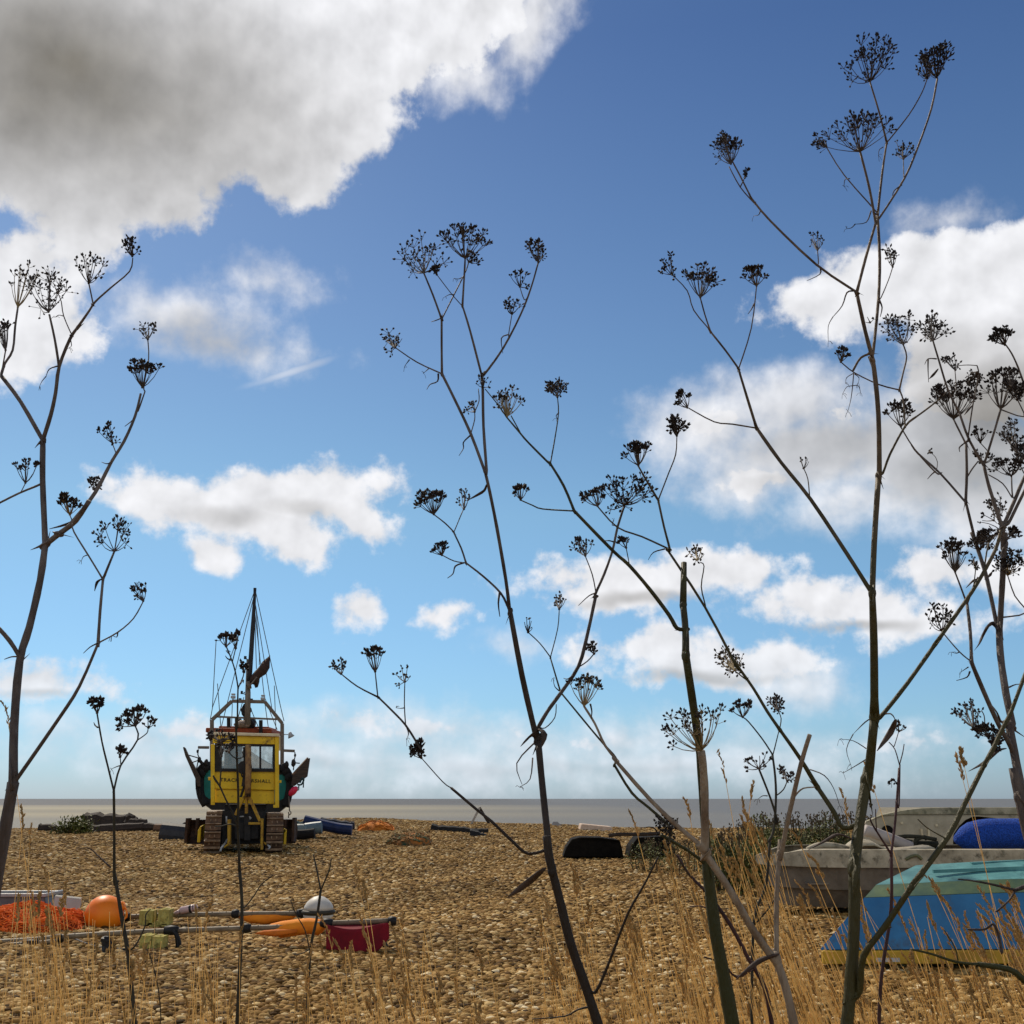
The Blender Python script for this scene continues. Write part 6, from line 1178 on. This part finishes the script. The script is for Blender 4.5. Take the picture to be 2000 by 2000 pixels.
plant('dark knotted twig hanging over the right end of the blue dinghy', 'dark', 1.45, [
 ('Z5', 9, 7, [(2100, 800), (1932, 880), (1850, 910)]), ('Z5', 5, 3, [(1850, 910), (1600, 850), (1430, 820), (1310, 808)]), ('Z5', 5, 3, [(1850, 915), (1780, 1020), (1670, 1115)]), ('Z5', 6, 4, [(1720, 1480), (1690, 1330), (1640, 1230), (1560, 1280), (1400, 1280)])], [], [], name='weed_stalk', seed=43, group='leafless weed stalks among the grass')
# ------------------------------------------------------------------ dry grass (nobody could count it)
grm = mat('dry_grass', (.93, .71, .34), (.74, .53, .23), 30, .8)
grh = mat('grass_seed_head', (.68, .47, .20), (.46, .31, .125), 40, .85)
for g_ in (grm, grh):    # thin dry blades let light through
    N, L = nt(g_); bs = N['Principled BSDF']; tl = N.new('ShaderNodeBsdfTranslucent'); mx = N.new('ShaderNodeMixShader'); mx.inputs[0].default_value = .55
    L.new(bs.inputs['Base Color'].links[0].from_socket, tl.inputs[0]); L.new(bs.outputs[0], mx.inputs[1]); L.new(tl.outputs[0], mx.inputs[2]); L.new(mx.outputs[0], N['Material Output'].inputs[0])
rg = random.Random(99); m = MB()
def stalk(tx, ty, Y, slope, w, head):
    T = at((tx, ty), Y); k = mpp((1000, 1700), Y); z = T.z
    gx = T.x + slope * z * .62; gy = Y + rg.uniform(-.3, .3); B = Vector((gx, gy, gz(gx, gy) - .02))
    bend = Vector((slope * .10 * z, 0, 0)); n = 7; pts = []
    for i in range(n):
        t = i / (n - 1); q = B.lerp(T, t) - bend * (4 * t * (1 - t)) * -1 * .5 + Vector((0, 0, 0)); pts.append(q)
    m.tube(pts, [k * w * .5 * (1.25 - .75 * i / (n - 1)) for i in range(n)], 4, 0, cap=False)
    if head:
        d = (pts[-1] - pts[-2]).normalized(); droop = Vector((rg.uniform(-.5, .3), rg.uniform(-.3, .3), -.25))
        Lh = k * rg.uniform(38, 75); ns = rg.randint(9, 17); e1, e2 = perp(d); fat = rg.uniform(.6, 1.15)
        for j in range(ns):
            t = j / ns; c = pts[-1] + d * Lh * (t - .35) + droop * Lh * max(0, t - .3) ** 2; a = rg.uniform(0, 6.28)
            o = (e1 * math.cos(a) + e2 * math.sin(a)) * k * 3.2 * fat * (1 - .6 * t); q = (d + (e1 * math.cos(a) + e2 * math.sin(a)) * .35 + droop * t * .7).normalized()
            for _ in range(2): m.seed(c + o * rg.uniform(.6, 1.5), (q + Vector((rg.gauss(0, .2), rg.gauss(0, .2), rg.gauss(0, .2)))).normalized(), k * rg.uniform(9, 15), k * rg.uniform(1.7, 2.8) * fat, 1)
# (x range, y range of the tips on the photo, count, lean, share with heads)
for x0, x1, y0, y1, n, s0, s1, hd in ((-20, 160, 1690, 1900, 60, .05, .35, .35), (120, 420, 1740, 1960, 70, -.2, .35, .3), (380, 640, 1760, 1980, 55, -.2, .3, .25), (620, 800, 1790, 1960, 60, .1, .4, .4),
        (780, 1000, 1800, 1980, 45, -.1, .4, .25), (1000, 1180, 1720, 1960, 60, .0, .35, .3), (1170, 1360, 1690, 1960, 130, .05, .45, .35), (1340, 1520, 1600, 1950, 130, .1, .5, .35), (1500, 1700, 1720, 1960, 120, .2, .6, .4),
        (1680, 2010, 1760, 1960, 130, .2, .65, .5), (1560, 2000, 1690, 1800, 26, .35, .65, .9), (1260, 1500, 1620, 1720, 18, .05, .4, .85), (1000, 1700, 1900, 2060, 230, -.3, .5, .1), (0, 800, 1930, 2060, 110, -.3, .4, .1), (1650, 2000, 1880, 2040, 140, -.1, .6, .3)):
    tufts = [(rg.uniform(x0, x1), rg.uniform(1.5, 2.7), rg.uniform(s0, s1), rg.uniform(-.1, .3)) for _ in range(max(3, int((x1 - x0) / 26)))]
    for _ in range(int(n * .78)):
        cx_, Y, sl0, yo = rg.choice(tufts); Y += rg.gauss(0, .06); stalk(cx_ + rg.gauss(0, 17), y0 + (y1 - y0) * min(1.1, max(0, rg.random() ** .8 + yo * .6)), Y, sl0 * .6 + rg.uniform(s0, s1) * .4 + rg.gauss(0, .07), rg.uniform(1.3, 2.5), rg.random() < hd * .85)
# a few tall stalks that stand out against the sea and sky
for tx, ty, s in ((1413, 1500, .12), (1468, 1545, -.2), (1345, 1580, .2), (1455, 1590, .35), (1240, 1610, .3), (1650, 1570, .1), (1700, 1520, .25), (1880, 1480, .15), (1875, 1500, .2), (15, 1400, .2), (45, 1600, .1), (58, 1640, .15), (1560, 1640, .5), (1390, 1620, .2), (700, 1720, .3), (715, 1740, .25)):
    stalk(tx, ty, rg.uniform(1.6, 2.2), s, 2.2, True)
tag(m.build('dry_grass', [grm, grh], None), 'dry straw coloured grass stalks and seed heads in the foreground', 'grass', kind='stuff')
